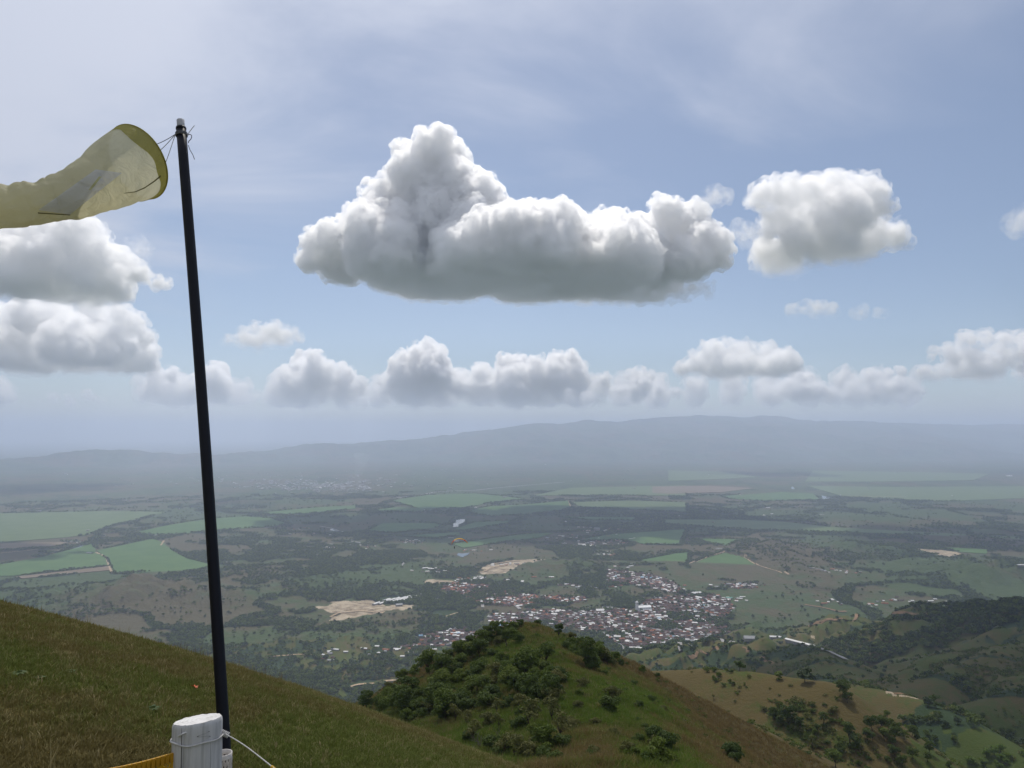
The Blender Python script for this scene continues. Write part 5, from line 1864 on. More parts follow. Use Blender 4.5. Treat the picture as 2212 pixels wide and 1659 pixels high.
V = [cz + (0, 0, .0015)]
for f in (.35, .7, 1.0):
    V += list(cz + (ring - cz) * f + np.array([0, 0, .0015 * (1 - f)]))
V = np.array(V); F = [(0, 1 + j, 1 + (j + 1) % NA, 1 + (j + 1) % NA) for j in range(NA)]
for q in range(2):
    F += [(1 + q * NA + j, 1 + (q + 1) * NA + j, 1 + (q + 1) * NA + (j + 1) % NA, 1 + q * NA + (j + 1) % NA) for j in range(NA)]
V[1:, 2] += .0012 * vnoise(V[1:, 0] * 90, V[1:, 1] * 90, None, 4)
link('sawn_top', tri_mesh('sawn_top', V, np.array(F), [m_sawn_lit], True), post)
# dark floor of the crack and two shorter checks in the paint
def crack_strip(a0, z0, z1, w, wig, depth):
    t = np.linspace(0, 1, 24)
    pts = []
    for k in (-1, 1):
        for q in t:
            z = z0 + (z1 - z0) * q
            a = a0 + wig * math.sin(q * 9) + k * w * (1 - abs(2 * q - 1) ** 4 * .7) - .06 * (q - .5)
            h = z
            i = np.searchsorted(zz - pg, h) - 1
            f = (h - (zz[i] - pg)) / (zz[i + 1] - zz[i])
            rad = pr * (1 + .03 * math.sin(a * 2 + 1)) + depth
            pts.append((rad * math.cos(a) - .014 * h, rad * math.sin(a), h + (rad * math.cos(a) * .10 - rad * math.sin(a) * .11) * float(sstep(.6, 1.0, h / (ptop[2] - pg)))))
    V = np.array(pts); n = len(t)
    F = np.array([(i, n + i, n + i + 1, i + 1) for i in range(n - 1)])
    link('crack', mesh_from_arrays('crack', V, F, [m_crack]), post)


HT = ptop[2] - pg
crack_strip(crack_a - .03, HT - .34, HT - .006, .016, .01, .0018)
crack_strip(view_a + .55, HT - .30, HT - .05, .006, .02, .0020)
crack_strip(view_a + .25, HT - .045, HT - .025, .02, .25, .0020)

# wire loop with a knot, rope going down to the right
wire = empty('tie_wire', (po[0], po[1], pg + HT - .07))
tag(wire, 'thin white wire looped round the top of the white post', 'wire')
wz = HT - .052
wp = []
for a in np.linspace(0, 2 * math.pi, 60):
    rr = pr * (1 + .03 * math.sin(a * 2 + 1)) + .003
    wp.append((rr * math.cos(a) - .014 * wz, rr * math.sin(a), wz + .003 * math.sin(a * 2 + 1.2) + .002 * math.sin(5 * a) + rr * math.cos(a) * .04 - rr * math.sin(a) * .10 - (HT - .07)))
V, F = tube(np.array(wp), .0024, 6, False)
link('loop', tri_mesh('loop', V, F, [m_cord], True), wire)
wo = np.array(wire.location)
ks = pt(*c_p(1015, 392), PY - pr * .95)
cord('twist', [ks + (-.01, 0, -.006), ks + (0, -.006, .002), ks + (.012, -.002, .006), ks + (.006, .004, .001)], .0024, m_cord, wire, o=wo, n=8)
rope = empty('rope', pt(*c_p(1480, 382), PY + .01))
tag(rope, 'white cord running from the post down to the right of the pole', 'rope')
ro = np.array(rope.location)
Rp = [pt(*c_p(zx, zy), y) for zx, zy, y in [(1462, 372, 2.22), (1500, 395, 2.2), (1590, 445, 2.12), (1700, 515, 2.03), (1800, 590, 1.95), (1900, 668, 1.88), (1995, 745, 1.82), (2100, 835, 1.75)]]
rp = cint(np.array(Rp), np.linspace(0, len(Rp) - 1, 70))
lp = []
for ph in (0, 2.1, 4.2):
    w = np.linspace(0, 1, len(rp)) * 62 + ph
    q = rp + .0008 * np.stack([np.cos(w) * .6, np.cos(w) * .2, np.sin(w)], 1)
    lp.append(tube(q - ro, .0010, 5))
V, F = join_arrays(lp)
link('strands', tri_mesh('strands', V, F, [m_cord], True), rope)
kq = pt(*c_p(1482, 385), 2.215)
kp = []
for i in range(5):
    c = kq + np.array([.0045 * (i - 2), 0, -.002 * (i - 2)])
    a = np.linspace(0, 2 * math.pi, 14)
    kp.append(tube(np.stack([c[0] + .003 * np.sin(a), c[1] + .0065 * np.cos(a), c[2] + .0065 * np.sin(a)], 1) - ro, .0018, 5, False))
V, F = join_arrays(kp)
link('knot', tri_mesh('knot', V, F, [m_cord], True), rope)
m_yel = plain_material('yellow_plastic', (.62, .36, .012), .45, .4, .12, 40)
yq = pt(*c_p(2000, 752), 1.815)
V, F = tube(np.array([yq + (-.004, 0, .003), yq, yq + (.012, 0, -.009)]) - ro, [.003, .004, .003], 8)
link('yellow_tag', tri_mesh('yellow_tag', V, F, [m_yel], True), rope)

# yellow net
net = empty('safety_net', (po[0] - .1, PY - .15, pg))
tag(net, 'yellow plastic safety net with a ribbed top band tied to the post', 'net')
no = np.array(net.location)
p1 = pt(*c_p(985, 568), PY - .035); zb = p1[2]
yl = zb / ray(*c_p(60, 752))[2]
p0 = pt(*c_p(60, 752), yl)
p0 = p1 + (p0 - p1) * 1.35
t = np.linspace(0, 1, 120)
sagz = -.010 * np.sin(math.pi * t)
top = p1[None] * (1 - t[:, None]) + p0[None] * t[:, None]; top[:, 2] += sagz
dv = p0 - p1; dv /= np.linalg.norm(dv)
nrm = np.cross(dv, [0, 0, 1.0]); nrm /= np.linalg.norm(nrm)
bw = .024
rows = []
for q, k in enumerate((0, .35, .7, 1.0)):
    r_ = top - np.array([0, 0, bw * k]) + nrm * (.0022 * np.sin(np.linspace(0, 1, 120)[:, None] * 150) + .002 * math.sin(k * 3))
    rows.append(r_)
rows += [rows[3] - nrm * .002, rows[0] - nrm * .002, ]
G = np.stack(rows + [rows[0]], 0)
V, F = strip_mesh(G, False)
link('top_band', mesh_from_arrays('top_band', V - no, F, [m_yel], smooth=True), net)
m_rib = plain_material('yellow_rib', (.42, .21, .008), .5, .4, .12, 40)
for q in range(3, 118, 5):
    a = G[0, q] - nrm * .0005; c = G[3, q] - nrm * .0005
    s_ = dv * .0045
    V, F = box_arrays([(-1, 1, -1, 1, 0, 1)])
    V = np.array([(a if z > .5 else c) + s_ * x + (nrm * (.0035 * y)) for x, y, z in V])
    link('rib', mesh_from_arrays('rib', V - no, F, [m_rib]), net)
parts = []
Lh = np.linalg.norm(p0 - p1)
for i in range(60):                                # slanted mesh strands below the band
    for sg in (-1, 1):
        s0 = i / 60 * Lh
        pts = []
        for q in np.linspace(0, 1, 9):
            ss = s0 + sg * q * .10 + .006 * math.sin(q * 12 + i)
            if ss < 0 or ss > Lh: continue
            pts.append(p1 + dv * ss + np.array([0, 0, -bw - q * .22 - .01 * math.sin(math.pi * ss / Lh)]) + nrm * .004 * math.sin(q * 20 + i * 2))
        if len(pts) > 2:
            parts.append(tube(np.array(pts) - no, .0016, 4, False))
for q in range(1, 6):
    pts = [p1 + dv * ss + np.array([0, 0, -bw - .04 * q + .006 * math.sin(ss * 60 + q) - .01 * math.sin(math.pi * ss / Lh)]) for ss in np.linspace(0, Lh, 60)]
    parts.append(tube(np.array(pts) - no, .0022, 4, False))
V, F = join_arrays(parts)
o = link('netting', tri_mesh('netting', V, F, [m_yel], True), net)
o['kind'] = 'stuff'

# white lattice roll behind the post
m_lat = plain_material('white_plastic', (.60, .56, .52), .5, .4, .12, 30)
bc = pt(*c_p(1462, 590), 2.55)
roll = empty('plastic_mesh_roll', (bc[0], bc[1], pg - .1))
tag(roll, 'rolled white plastic lattice standing between the post and the pole', 'mesh roll')
lo_ = np.array(roll.location)
br_ = .028
parts = []
a = np.linspace(0, 2 * math.pi, 40)
G = np.stack([np.stack([bc[0] + (br_ + e) * np.cos(a), bc[1] + (br_ + e) * np.sin(a), np.full(40, bc[2] + z)], 1) for e, z in ((0, -.016), (.001, 0), (-.002, 0), (-.002, -.016))])
V, F = strip_mesh(G, False)
link('rim', mesh_from_arrays('rim', V - lo_, F, [m_lat], smooth=True), roll)
for i in range(16):
    for sg in (-1, 1):
        q = np.linspace(0, 1, 18)
        aa = 2 * math.pi * i / 16 + sg * q * 6.0
        parts.append(tube(np.stack([bc[0] + br_ * np.cos(aa), bc[1] + br_ * np.sin(aa), bc[2] - .016 - q * .7], 1) - lo_, .0017, 4, False))
V, F = join_arrays(parts)
o = link('lattice', tri_mesh('lattice', V, F, [m_lat], True), roll)
o['kind'] = 'stuff'

# small things in the grass
m_orange = plain_material('orange_plastic', (.60, .12, .03), .5, .3, .2, 60)
q = at(420, 1490, y0=1.5, y1=40)
gx, gy = np.meshgrid(np.linspace(-1, 1, 7), np.linspace(-1, 1, 5), indexing='ij')
V = np.stack([gx * .026, gy * .016, .03 + .010 * vnoise(gx * 2 + 3, gy * 2, None, 3) + .01 * gx * gy], -1).reshape(-1, 3)
F = [(i * 5 + j, (i + 1) * 5 + j, (i + 1) * 5 + j + 1, i * 5 + j + 1) for i in range(6) for j in range(4)]
V = np.concatenate([V, V - (0, 0, .004)]); F += [tuple(x + 35 for x in f[::-1]) for f in F]
o = link('litter', mesh_from_arrays('litter', V, np.array(F), [m_orange], smooth=True)); o.location = q
tag(o, 'crumpled orange scrap lying in the grass left of the pole', 'litter')
m_weed = leaf_material('weed_leaf', (.07, .11, .03), (.11, .15, .045), .3)
for (u, v, s_, lab) in [(329, 1540, 1.0, 'pale green weed in the brown grass just left of the white post'), (40, 1462, .9, 'leafy weed in the bright green patch at the left edge'),
                        (150, 1458, .8, 'small weed at the right end of the bright green patch'), (85, 1470, .7, 'little weed in the middle of the bright green patch')]:
    q = at(u, v, y0=1.5, y1=40)
    Vs, Fs = [], []
    for i in range(11):
        a = i * 2.4; L_ = .065 * s_ * vr.uniform(.7, 1.2)
        d = np.array([math.cos(a), math.sin(a), 0]); sd = np.array([-d[1], d[0], 0])
        pp_ = [(d * .005), d * L_ * .4 + sd * .014 * s_ + (0, 0, .035 * s_), d * L_ + (0, 0, .03 * s_), d * L_ * .4 - sd * .014 * s_ + (0, 0, .035 * s_)]
        k = len(Vs); Vs += pp_; Fs.append((k, k + 1, k + 2, k + 3))
    w_ = empty('weed', q)
    tag(w_, lab, 'weed', 'weeds in the launch grass')
    link('leaves', mesh_from_arrays('leaves', np.array(Vs), np.array(Fs), [m_weed]), w_)

# ------------------------------------------------------------------ paraglider over the town
GY = 470.0
m_wing = {}
for nm, c in (('yellow', (.92, .74, .12)), ('red', (.80, .10, .05)), ('orange', (.72, .28, .05)), ('white', (.75, .70, .60))):
    b = NB('wing_' + nm)
    d = b.n('BsdfDiffuse', {'Color': c}); tr = b.n('BsdfTranslucent', {'Color': c})
    b.put(b.out.inputs['Surface'], b.n('MixShader', {0: .4, 1: d.outputs[0], 2: tr.outputs[0]}).outputs[0])
    m_wing[nm] = b.m
gpil = pt(981.5, 1183, GY); gtop = pt(991, 1163.5, GY)
pg_ = empty('paraglider', gpil)
tag(pg_, 'yellow and red paraglider wing flying over the valley', 'paraglider')
span = 1.0
tip_l = pt(975, 1176, GY - 3) - gpil; tip_r = pt(1010.5, 1173.5, GY + 3) - gpil; mid = gtop - gpil
NC, NK = 41, 9
VT, FT, MT = [], [], []
for i in range(NC):
    s_ = -1 + 2 * i / (NC - 1)
    a = s_ * 1.15
    base = (tip_l + tip_r) / 2
    hx = (tip_r - tip_l) / 2
    q = base + hx * (math.sin(a) / math.sin(1.15)) + (mid - base) * ((math.cos(a) - math.cos(1.15)) / (1 - math.cos(1.15)))
    chord = 2.6 * math.sqrt(max(.06, 1 - s_ ** 2 * .95))
    upv = np.array([math.sin(a) * .8, 0, math.cos(a)]); cd = np.array([-.25, .97, .05])
    for k in range(NK):
        f = k / (NK - 1)
        th = .30 * chord / 2.6 * math.sin(math.pi * f ** .6)
        VT.append(q + cd * chord * (f - .35) + upv * (th + .05 * abs(math.sin(i * math.pi / 2)) - .55 * f * f * chord / 2.6))
    for k in range(NK):
        f = k / (NK - 1)
        VT.append(q + cd * chord * (f - .35) - upv * (.06 + .55 * f * f * chord / 2.6))
w_ = 2 * NK
for i in range(NC - 1):
    for k in range(w_):
        k2 = (k + 1) % w_
        if k == NK - 1: k2 = w_ - 1
        elif k == w_ - 1: k2 = NK - 1 if False else (k - 0)
        if k < NK - 1:
            f = (i * w_ + k, i * w_ + k + 1, (i + 1) * w_ + k + 1, (i + 1) * w_ + k)
        elif NK <= k < w_ - 1:
            f = (i * w_ + k + 1, i * w_ + k, (i + 1) * w_ + k, (i + 1) * w_ + k + 1)
        elif k == NK - 1:
            f = (i * w_ + NK - 1, i * w_ + w_ - 1, (i + 1) * w_ + w_ - 1, (i + 1) * w_ + NK - 1)
        else:
            f = (i * w_ + NK, i * w_, (i + 1) * w_, (i + 1) * w_ + NK)
        FT.append(f)
        s_ = abs(-1 + 2 * (i + .5) / (NC - 1))
        top_ = k < NK - 1
        MT.append((0 if s_ < .5 else (1 if s_ < .68 else 2)) if top_ else (1 if s_ < .7 else 2))
link('canopy', mesh_from_arrays('canopy', np.array(VT), np.array(FT), [m_wing['yellow'], m_wing['red'], m_wing['orange']], mat_idx=np.array(MT), smooth=False), pg_)
parts = []
for i in range(2, NC, 4):
    for k in (1, 4):
        e = VT[i * w_ + NK + k]
        side = -1 if i < NC / 2 else 1
        m_ = np.array([side * .25, 0, .55])
        parts.append(tube(np.array([m_, m_ * .3 + e * .7, e]), .0025, 3, False))
V, F = join_arrays(parts)
link('lines', tri_mesh('lines', V, F, [m_cord_dark]), pg_)
m_gear = plain_material('dark_harness', (.012, .013, .016), .8, .2, .3, 3)
V, F = tube(np.array([(-.05, -.55, -.25), (0, -.25, -.30), (0, .15, -.25), (0, .38, .10), (0, .42, .45)]), [.16, .26, .33, .30, .16], 10)
link('harness', tri_mesh('harness', V, F, [m_gear], True), pg_)
# the pilot sits in it: one skinned body
sk = [((0, .10, -.05), .17), ((0, .22, .25), .17), ((0, .26, .50), .12), ((0, .25, .60), .07), ((0, .22, .74), .105), ((0, .22, .84), .10),
      ((.20, .24, .48), .08), ((.34, .12, .62), .055), ((.30, .0, .86), .045), ((.29, -.02, .95), .04), ((-.20, .24, .48), .08), ((-.34, .12, .62), .055), ((-.30, .0, .86), .045), ((-.29, -.02, .95), .04),
      ((.10, .02, -.08), .11), ((.13, -.42, -.02), .085), ((.14, -.70, -.35), .06), ((.14, -.86, -.36), .05), ((-.10, .02, -.08), .11), ((-.13, -.42, -.02), .085), ((-.14, -.70, -.35), .06), ((-.14, -.86, -.36), .05)]
ed = [(0, 1), (1, 2), (2, 3), (3, 4), (4, 5), (2, 6), (6, 7), (7, 8), (8, 9), (2, 10), (10, 11), (11, 12), (12, 13), (0, 14), (14, 15), (15, 16), (16, 17), (0, 18), (18, 19), (19, 20), (20, 21)]
me = bpy.data.meshes.new('person'); me.from_pydata([s_[0] for s_ in sk], ed, [])
me.materials.append(plain_material('flight_suit', (.03, .032, .045), .8, .2, .3, 4))
pil = link('person', me); pil.location = gpil
mdf = pil.modifiers.new('body', 'SKIN')
for i, s_ in enumerate(sk):
    pil.data.skin_vertices[0].data[i].radius = (s_[1], s_[1])
pil.data.skin_vertices[0].data[0].use_root = True
sb = pil.modifiers.new('smooth', 'SUBSURF'); sb.levels = 1; sb.render_levels = 1
tag(pil, 'pilot in dark clothes sitting in the harness under the paraglider wing', 'person')
# ------------------------------------------------------------------ clouds
def surface_nets(d, origin, h):
    """d: signed distance grid (negative inside) -> verts, quads"""
    s = d < 0
    nx, ny, nz = d.shape
    c = np.zeros((nx - 1, ny - 1, nz - 1), np.uint8)
    for i in (0, 1):
        for j in (0, 1):
            for k in (0, 1):
                c += s[i:nx - 1 + i, j:ny - 1 + j, k:nz - 1 + k]
    act = (c > 0) & (c < 8)
    idx = np.full(act.shape, -1, np.int32)
    ai = np.argwhere(act)
    idx[act] = np.arange(len(ai))
    acc = np.zeros((len(ai), 3)); cnt = np.zeros(len(ai))
    corners = [(i, j, k) for i in (0, 1) for j in (0, 1) for k in (0, 1)]
    val = {q: d[ai[:, 0] + q[0], ai[:, 1] + q[1], ai[:, 2] + q[2]] for q in corners}
    for a in corners:
        for ax in range(3):
            if a[ax] == 0:
                b = list(a); b[ax] = 1; b = tuple(b)
                va, vb = val[a], val[b]
                m = (va < 0) != (vb < 0)
                t = np.where(m, va / np.where(m, va - vb, 1), 0)
                p = np.array(a, float)[None, :].repeat(len(ai), 0)
                p[:, ax] += t
                acc += p * m[:, None]; cnt += m
    verts = (ai + acc / cnt[:, None]) * h + origin
    quads = []
    for ax in range(3):
        lo = [slice(1, -1)] * 3; hi = [slice(1, -1)] * 3
        lo[ax] = slice(0, -1); hi[ax] = slice(1, None)
        m = s[tuple(lo)] != s[tuple(hi)]
        e = np.argwhere(m)
        off = np.array([1, 1, 1]); off[ax] = 0
        e = e + off
        inside = s[e[:, 0], e[:, 1], e[:, 2]]
        u, w = [(1, 2), (2, 0), (0, 1)][ax]
        def cell(du, dw):
            q = e.copy(); q[:, u] -= du; q[:, w] -= dw
            return idx[q[:, 0], q[:, 1], q[:, 2]]
        f = np.stack([cell(1, 1), cell(0, 1), cell(0, 0), cell(1, 0)], 1)
        f[~inside] = f[~inside][:, ::-1]
        quads.append(f)
    f = np.concatenate(quads)
    f = f[(f >= 0).all(1)]
    return verts, f


def cloud_material(name, dens, feat, base_off, soft, aniso=.5, step=1.0, contrast=.12):
    """vapour: turbulent density that fades in above the flat base"""
    b = NB(name)
    v = b.n('VolumeScatter', {'Color': (.979, .976, .984), 'Anisotropy': aniso})
    p = b.obj()
    n = b.noise(1 / feat, 5, .62, p)
    d = b.ramp(n, .5 - contrast, .5 + contrast, .0, 1.0, smooth=False)
    sep = b.n('SeparateXYZ', {0: p})
    n2 = b.noise(1 / (feat * 2.5), 3, .6, p)
    hz = b.math('ADD', sep.outputs[2], b.math('MULTIPLY', b.math('SUBTRACT', n2, .5), soft * 1.6))
    g = b.ramp(hz, base_off, base_off + soft, .10 if soft < 400 else .0, 1.0)
    b.put(v.inputs['Density'], b.math('MULTIPLY', b.math('MULTIPLY', d, g), dens * 2))
    b.put(b.out.inputs['Volume'], v.outputs[0])
    b.m.cycles.volume_step_rate = step
    return b.m


def make_cloud(name, label, lumps, depth, base, vox, dens, seed, soft=140.0, feat=0, aniso=.5, contrast=.13, shell=1.0, spread=0.6, fill=(0, 0, 0, 0, 0), rough=1.0, fill_r=.2, world=(), kids=9, group=None, fine=1.0):
    """lumps: (u, v, radius) in photo units at about that depth (m); base: height of the flat underside"""
    rng = np.random.default_rng(seed)
    k = depth / FPX
    S = []
    for (u, v, r) in lumps:
        jit = rng.uniform(-1, 1) * spread * r * k * 2.0
        y = depth + jit
        d = ray(u, v)
        S.append((*(d * y), r * k))
    n, x0, x1, y0, y1 = fill
    for i in range(n):
        r = rng.uniform(.7, 1.3) * (y1 - y0) * fill_r
        S.append((rng.uniform(x0, x1), rng.uniform(y0, y1), base + r * .55, r))
    S = np.array(S + list(world))
    lv = [S]
    cur = S
    for lev in range(2):
        nx = []
        for (x, y, z, r) in cur:
            if r < vox * 2.5:
                continue
            for q in range(kids):
                d = rng.normal(size=3); d /= np.linalg.norm(d)
                if d[2] < -0.35: d[2] *= -1
                rr = r * rng.uniform(.28, .5)
                p = np.array([x, y, z]) + d * r * rng.uniform(.58, .90)
                nx.append((*p, rr))
        cur = np.array(nx) if nx else np.zeros((0, 4))
        lv.append(cur)
    A = np.concatenate(lv)
    A = A[A[:, 2] + A[:, 3] > base]
    pad = vox * 7
    lo = (A[:, :3] - A[:, 3:]).min(0) - pad
    hi = (A[:, :3] + A[:, 3:]).max(0) + pad
    lo[2] = max(lo[2], base - 6 * vox - rough * vox * 4)
    N = np.ceil((hi - lo) / vox).astype(int) + 1
    g = np.full(N, 1e5, np.float32)
    ax = [lo[i] + vox * np.arange(N[i]) for i in range(3)]
    for (x, y, z, r) in A:
        e = r + vox * 6
        i0 = np.maximum(((np.array([x, y, z]) - e - lo) / vox).astype(int), 0)
        i1 = np.minimum(((np.array([x, y, z]) + e - lo) / vox).astype(int) + 2, N)
        if (i1 <= i0).any():
            continue
        X = ax[0][i0[0]:i1[0], None, None] - x
        Y = ax[1][None, i0[1]:i1[1], None] - y
        Z = ax[2][None, None, i0[2]:i1[2]] - z
        dd = np.sqrt(X * X + Y * Y + Z * Z) - r
        sl = (slice(i0[0], i1[0]), slice(i0[1], i1[1]), slice(i0[2], i1[2]))
        np.minimum(g[sl], dd, out=g[sl])
    near = np.abs(g) < vox * 9 * max(rough, 1)
    ii = np.argwhere(near)
    P = lo + ii * vox
    f1 = 1 / (vox * 9)
    nz = fbm(P[:, 0] * f1, P[:, 1] * f1, P[:, 2] * f1, 3, seed, .55)
    f2 = 1 / (vox * 26)
    nb = fbm(P[:, 0] * f2, P[:, 1] * f2, P[:, 2] * f2, 3, seed + 40, .6, billow=True)
    g[near] += (nz * vox * 3.0 * rough - nb * vox * 2.0 * rough).astype(np.float32)
    bx, by = np.meshgrid(ax[0], ax[1], indexing='ij')
    bn = fbm(bx / (vox * 22), by / (vox * 22), None, 4, seed + 5) * vox * 5 * rough
    zz = ax[2][None, None, :]
    g = np.maximum(g, (base + bn)[:, :, None] - zz)
    g[[0, -1]] = 1e5; g[:, [0, -1]] = 1e5; g[:, :, [0, -1]] = 1e5
    v, f = surface_nets(g + vox * 2.2 * shell, lo, vox)
    c = v.mean(0)
    mt = cloud_material('vapour', dens, feat or vox * 11, base - c[2], soft, aniso, contrast=contrast)
    me = mesh_from_arrays(name, v - c, f, [mt], smooth=True)
    o = link(name, me)
    o.location = c
    tag(o, label, 'cloud', group)
    if shell:
        # torn, half clear rim round the dense body
        v, f = surface_nets(g - vox * 1.5 * shell, lo, vox)
        ms = cloud_material('torn_vapour', dens * .5, vox * 8, base - c[2], soft, aniso, contrast=.07)
        w = link('rim', mesh_from_arrays('rim', v - c, f, [ms], smooth=True), o)
    return o


CL_G = 'cumulus clouds over the valley'
make_cloud('cloud', 'large flat based cumulus with a tall tower, the biggest cloud in the sky', [
    (955, 302, 26), (930, 330, 40), (962, 350, 52), (868, 325, 24), (880, 372, 42), (985, 405, 62), (920, 415, 66), (1040, 430, 48),
    (850, 440, 60), (1080, 470, 40), (815, 475, 55), (765, 495, 42), (720, 520, 42), (682, 532, 30), (672, 560, 26), (740, 555, 62),
    (830, 540, 85), (940, 500, 95), (1050, 525, 75), (1130, 525, 58), (1220, 505, 52), (1300, 515, 58), (1380, 515, 50), (1437, 465, 36),
    (1480, 492, 55), (1530, 535, 50), (1560, 562, 18), (1180, 560, 70), (1290, 570, 70), (1400, 570, 70), (1480, 565, 55), (1000, 580, 70),
    (880, 585, 60), (1000, 395, 16), (905, 470, 30)], 7350, 1465, 11.5, .033, 3, rough=1.3, soft=130, fill=(34, -1500, 1480, 6500, 8400), group=CL_G)
make_cloud('cloud', 'medium rounded cumulus right of the biggest cloud', [
    (1650, 428, 28), (1668, 412, 26), (1700, 425, 40), (1752, 412, 34), (1800, 402, 30), (1830, 415, 38), (1878, 410, 34), (1892, 440, 36), (1820, 465, 60), (1740, 475, 60), (1682, 475, 36),
    (1668, 505, 22), (1720, 520, 45), (1800, 520, 50), (1880, 510, 42), (1930, 510, 28), (1952, 522, 18), (1850, 540, 36)], 6600, 1490, 12.5, .013, 5, soft=260, contrast=.15, fill=(8, 2380, 2850, 6300, 7150), group=CL_G)
make_cloud('cloud', 'thin torn veil of cloud trailing left from the medium rounded cumulus', [(1605, 500, 12), (1625, 505, 14), (1590, 492, 9), (1640, 520, 14), (1610, 515, 9)], 6600, 1300, 13, .0040, 16, soft=10, contrast=.16, rough=1.6, group=CL_G)
make_cloud('cloud', 'pale ragged scrap hanging under the right end of the biggest cloud', [(1340, 645, 12), (1380, 640, 14), (1420, 636, 16), (1460, 630, 18), (1500, 626, 16), (1530, 630, 10), (1480, 640, 12)], 6900, 1150, 13, .0050, 17, soft=10, contrast=.16, rough=1.6, group=CL_G)
make_cloud('cloud', 'tiny torn wisp between the biggest cloud and the medium rounded one', [(1530, 440, 14), (1550, 425, 16), (1566, 420, 11), (1520, 448, 9)], 4700, 900, 10, .0045, 6, soft=10, contrast=.16, rough=1.8, group=CL_G)
make_cloud('cloud', 'grey based cumulus behind the windsock at the left edge', [
    (0, 560, 80), (60, 520, 58), (128, 505, 46), (165, 515, 48), (210, 555, 42), (250, 578, 40), (300, 596, 24), (335, 606, 13), (360, 611, 9), (90, 580, 66), (180, 590, 50), (-80, 560, 90), (250, 605, 30)],
    5500, 985, 11, .024, 7, soft=130, fill=(14, -3800, -2900, 5200, 5900), group=CL_G)
make_cloud('cloud', 'faint small wisp right of the left grey based cumulus', [(300, 533, 14), (318, 540, 10), (285, 528, 8)], 5500, 900, 11, .0035, 8, soft=10, contrast=.17, rough=1.8, group=CL_G)
make_cloud('cloud', 'lower left cumulus with bright ragged right side and bluish grey base', [
    (0, 690, 36), (60, 685, 40), (130, 695, 40), (200, 692, 40), (258, 682, 24), (285, 705, 32), (318, 730, 18), (60, 740, 60), (150, 745, 58), (230, 745, 46), (-60, 740, 70), (275, 770, 18), (240, 780, 16), (215, 772, 12)],
    10500, 860, 19, .013, 9, soft=200, fill=(14, -7600, -5400, 9800, 11200), group=CL_G)
make_cloud('cloud', 'small flat white cloud just right of the pole', [
    (500, 736, 11), (528, 727, 17), (560, 720, 19), (590, 718, 19), (618, 722, 18), (642, 733, 11), (485, 742, 7), (560, 735, 16), (605, 735, 16)], 8500, 985, 15, .0085, 10, soft=150, contrast=.15, fill=(5, -3150, -2600, 8300, 8800), group=CL_G)
make_cloud('cloud', 'small white cloud below the medium rounded cumulus', [(1715, 676, 11), (1740, 667, 15), (1768, 668, 15), (1795, 675, 11), (1755, 680, 11)], 5200, 795, 10, .011, 11, soft=120, contrast=.15, group=CL_G)
make_cloud('cloud', 'faint pair of tufts right of the small white cloud', [(1862, 672, 10), (1850, 676, 6), (1895, 674, 7), (1912, 676, 5)], 5200, 780, 10, .0055, 12, soft=10, contrast=.16, group=CL_G)
make_cloud('cloud', 'bright cauliflower cumulus standing alone low at the right', [
    (1475, 800, 17), (1500, 787, 22), (1530, 766, 26), (1552, 752, 20), (1590, 760, 22), (1620, 760, 22), (1655, 764, 24), (1680, 785, 16), (1540, 792, 28), (1600, 795, 28), (1650, 795, 26), (1690, 795, 8)],
    14000, 1010, 20, .0085, 13, soft=200, fill=(8, 3200, 4900, 13400, 14800), group=CL_G)
make_cloud('cloud', 'bright cumulus cut by the right edge of the picture', [
    (2013, 758, 8), (2008, 772, 5), (2050, 755, 14), (2090, 736, 19), (2130, 729, 17), (2170, 732, 17), (2210, 732, 20), (2250, 740, 30), (2060, 775, 20), (2100, 770, 26), (2160, 772, 30), (2220, 772, 30), (2300, 760, 40)],
    14000, 1000, 20, .0075, 14, soft=240, fill=(8, 8100, 10200, 13400, 14800), group=CL_G)
make_cloud('cloud', 'soft grey piece of cloud at the right edge above the middle', [(2185, 488, 16), (2210, 475, 26), (2250, 470, 40), (2195, 500, 14)], 5000, 1250, 11, .0032, 15, soft=60, contrast=.15, group=CL_G)
BANK = [(310, 860, 20), (380, 868, 26), (450, 866, 26), (520, 875, 20), (600, 868, 24), (670, 862, 28), (740, 862, 26), (820, 868, 24), (880, 862, 28), (960, 862, 28), (1040, 862, 28), (1110, 860, 28), (1180, 862, 28), (1260, 864, 24), (1340, 866, 22),
        (1420, 866, 22), (1500, 866, 22), (1580, 862, 24), (1660, 862, 24), (1740, 858, 24), (1820, 860, 24), (1900, 858, 24), (1970, 866, 18)]
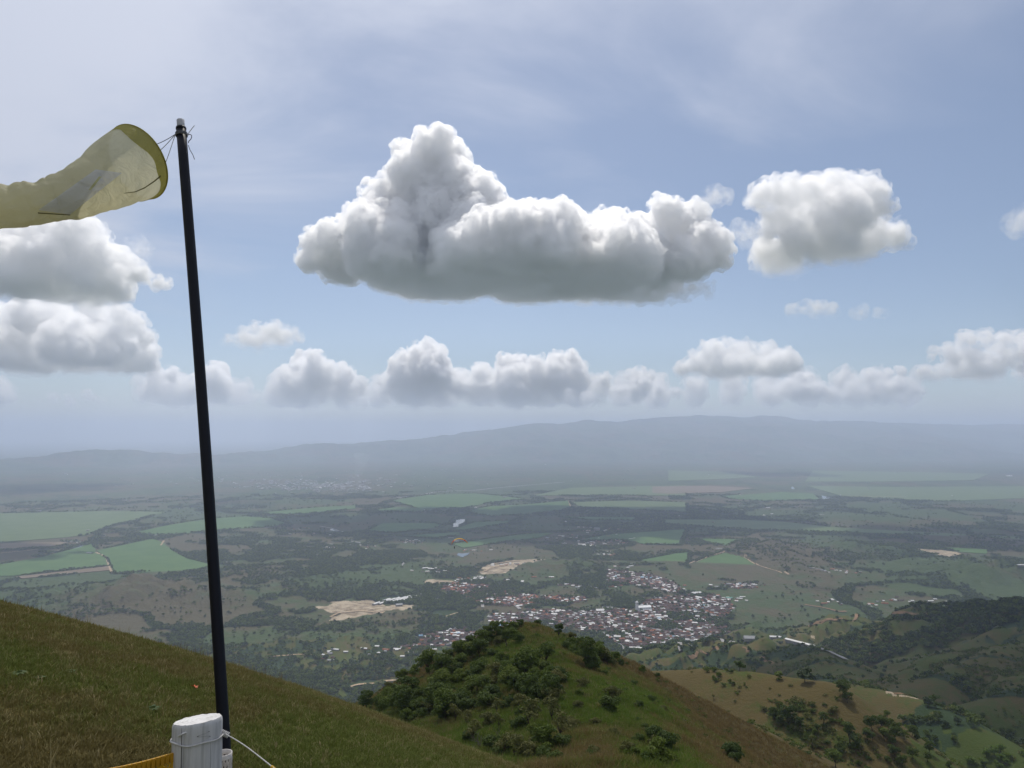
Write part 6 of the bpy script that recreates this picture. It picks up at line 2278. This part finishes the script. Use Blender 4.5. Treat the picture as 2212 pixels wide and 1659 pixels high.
FARROW = [
    ('left cloud of the hazy far row, behind the pole', [(342, 818, 17), (330, 838, 16), (368, 812, 15), (395, 838, 20), (432, 832, 22), (466, 812, 24), (480, 842, 22), (515, 862, 16), (548, 868, 12), (420, 862, 26), (350, 860, 18)]),
    ('far row cloud with a rounded head right of the pole', [(650, 782, 18), (680, 775, 15), (618, 808, 16), (700, 803, 22), (740, 824, 26), (776, 836, 16), (640, 838, 26), (590, 850, 16), (690, 848, 28), (560, 862, 12)]),
    ('far row cloud with a small tower under the biggest cloud', [(900, 758, 14), (926, 752, 15), (948, 762, 13), (872, 782, 20), (910, 788, 26), (950, 798, 22), (990, 820, 20), (850, 828, 22), (900, 828, 28), (940, 848, 28), (838, 858, 12)]),
    ('wide bumpy cloud in the centre of the far row', [(1040, 800, 16), (1090, 783, 17), (1120, 793, 22), (1160, 785, 17), (1200, 785, 20), (1236, 774, 15), (1247, 795, 18), (1210, 815, 20), (1100, 820, 26), (1038, 830, 22), (1160, 828, 24), (1060, 858, 22)]),
    ('pale low cloud right of the wide bumpy far one', [(1300, 822, 15), (1288, 845, 16), (1340, 850, 14), (1270, 862, 16), (1230, 862, 16)]),
    ('small puff in the far row left of the bright cauliflower cumulus', [(1380, 808, 13), (1362, 808, 9), (1400, 812, 11)]),
    ('low pale cloud under the small far puff', [(1420, 842, 14), (1375, 855, 14), (1455, 850, 12), (1400, 860, 14)]),
    ('hazy grey cloud joined below the bright cauliflower cumulus', [(1732, 828, 22), (1700, 840, 18), (1770, 845, 18), (1660, 855, 18), (1800, 850, 14)]),
    ('far cloud with a bright ragged top toward the right', [(1850, 832, 16), (1880, 814, 14), (1918, 810, 11), (1945, 806, 9), (1900, 838, 22), (1935, 835, 16)]),
    ('small round cloud at the right end of the far row', [(1960, 838, 14), (1982, 845, 10), (1950, 850, 10)]),
    ('low dim cloud at the far left above the hills', [(110, 862, 11), (150, 868, 12), (190, 865, 15), (215, 870, 11), (95, 875, 9)]),
    ('dim cloud stub at the left edge above the hills', [(5, 850, 20), (-20, 845, 24), (25, 865, 12)]),
]
for i, (lab, L) in enumerate(FARROW):
    low = []
    for (u, v, r) in L:                                # the body of the cloud under each head
        while v + r * .9 < 872 and r > 12:
            v = v + r * .9; r = min(r * 1.25, 30)
            low.append((u, v, r))
    L = [(u, v, r * 1.12) for (u, v, r) in L] + low
    make_cloud('cloud', lab, L, 26000 + 900 * (i % 4), 880, 36, .0095, 30 + i, soft=1500, kids=8, spread=.8, contrast=.2, group='hazy far row of cumulus')
make_cloud('cloud', 'long dim bank of cloud low over the mountains behind the far row', [(u, v + dv, r) for dv in (-34, -14, 0) for (u, v, r) in BANK], 31000, 900, 56, .0030, 60, soft=700, kids=7, spread=1.0, contrast=.2, group='hazy far row of cumulus')
# the cloud whose shade lies over the launch and the near hills; it floats above the upper edge of the picture
OVER, OVER2 = [], []
_r = np.random.default_rng(9)
for _ in range(120):
    gx, gy = _r.uniform(-900, 2600), _r.uniform(-500, 2500)
    if gy > 1750 + .30 * max(gx, -400) or (gx < 300 and gy > 1500):
        continue
    zc = 4700 + _r.uniform(-60, 120)
    k = (zc + 120 + .16 * gy) / SUN_DIR[2]
    (OVER if gx < 420 - .12 * gy else OVER2).append((gx + k * SUN_DIR[0], gy + k * SUN_DIR[1], zc, _r.uniform(190, 330)))
make_cloud('cloud', 'broad thin ragged cloud overhead, above the upper edge of the picture', [], 3000, 4560, 34, .0010, 61, soft=120, contrast=.2, feat=420, world=OVER, kids=4, shell=0, group=CL_G)
make_cloud('cloud', 'thicker grey cloud overhead to the right, above the picture', [], 3000, 4540, 34, .0060, 62, soft=120, contrast=.2, feat=420, world=OVER2, kids=4, shell=0, group=CL_G)
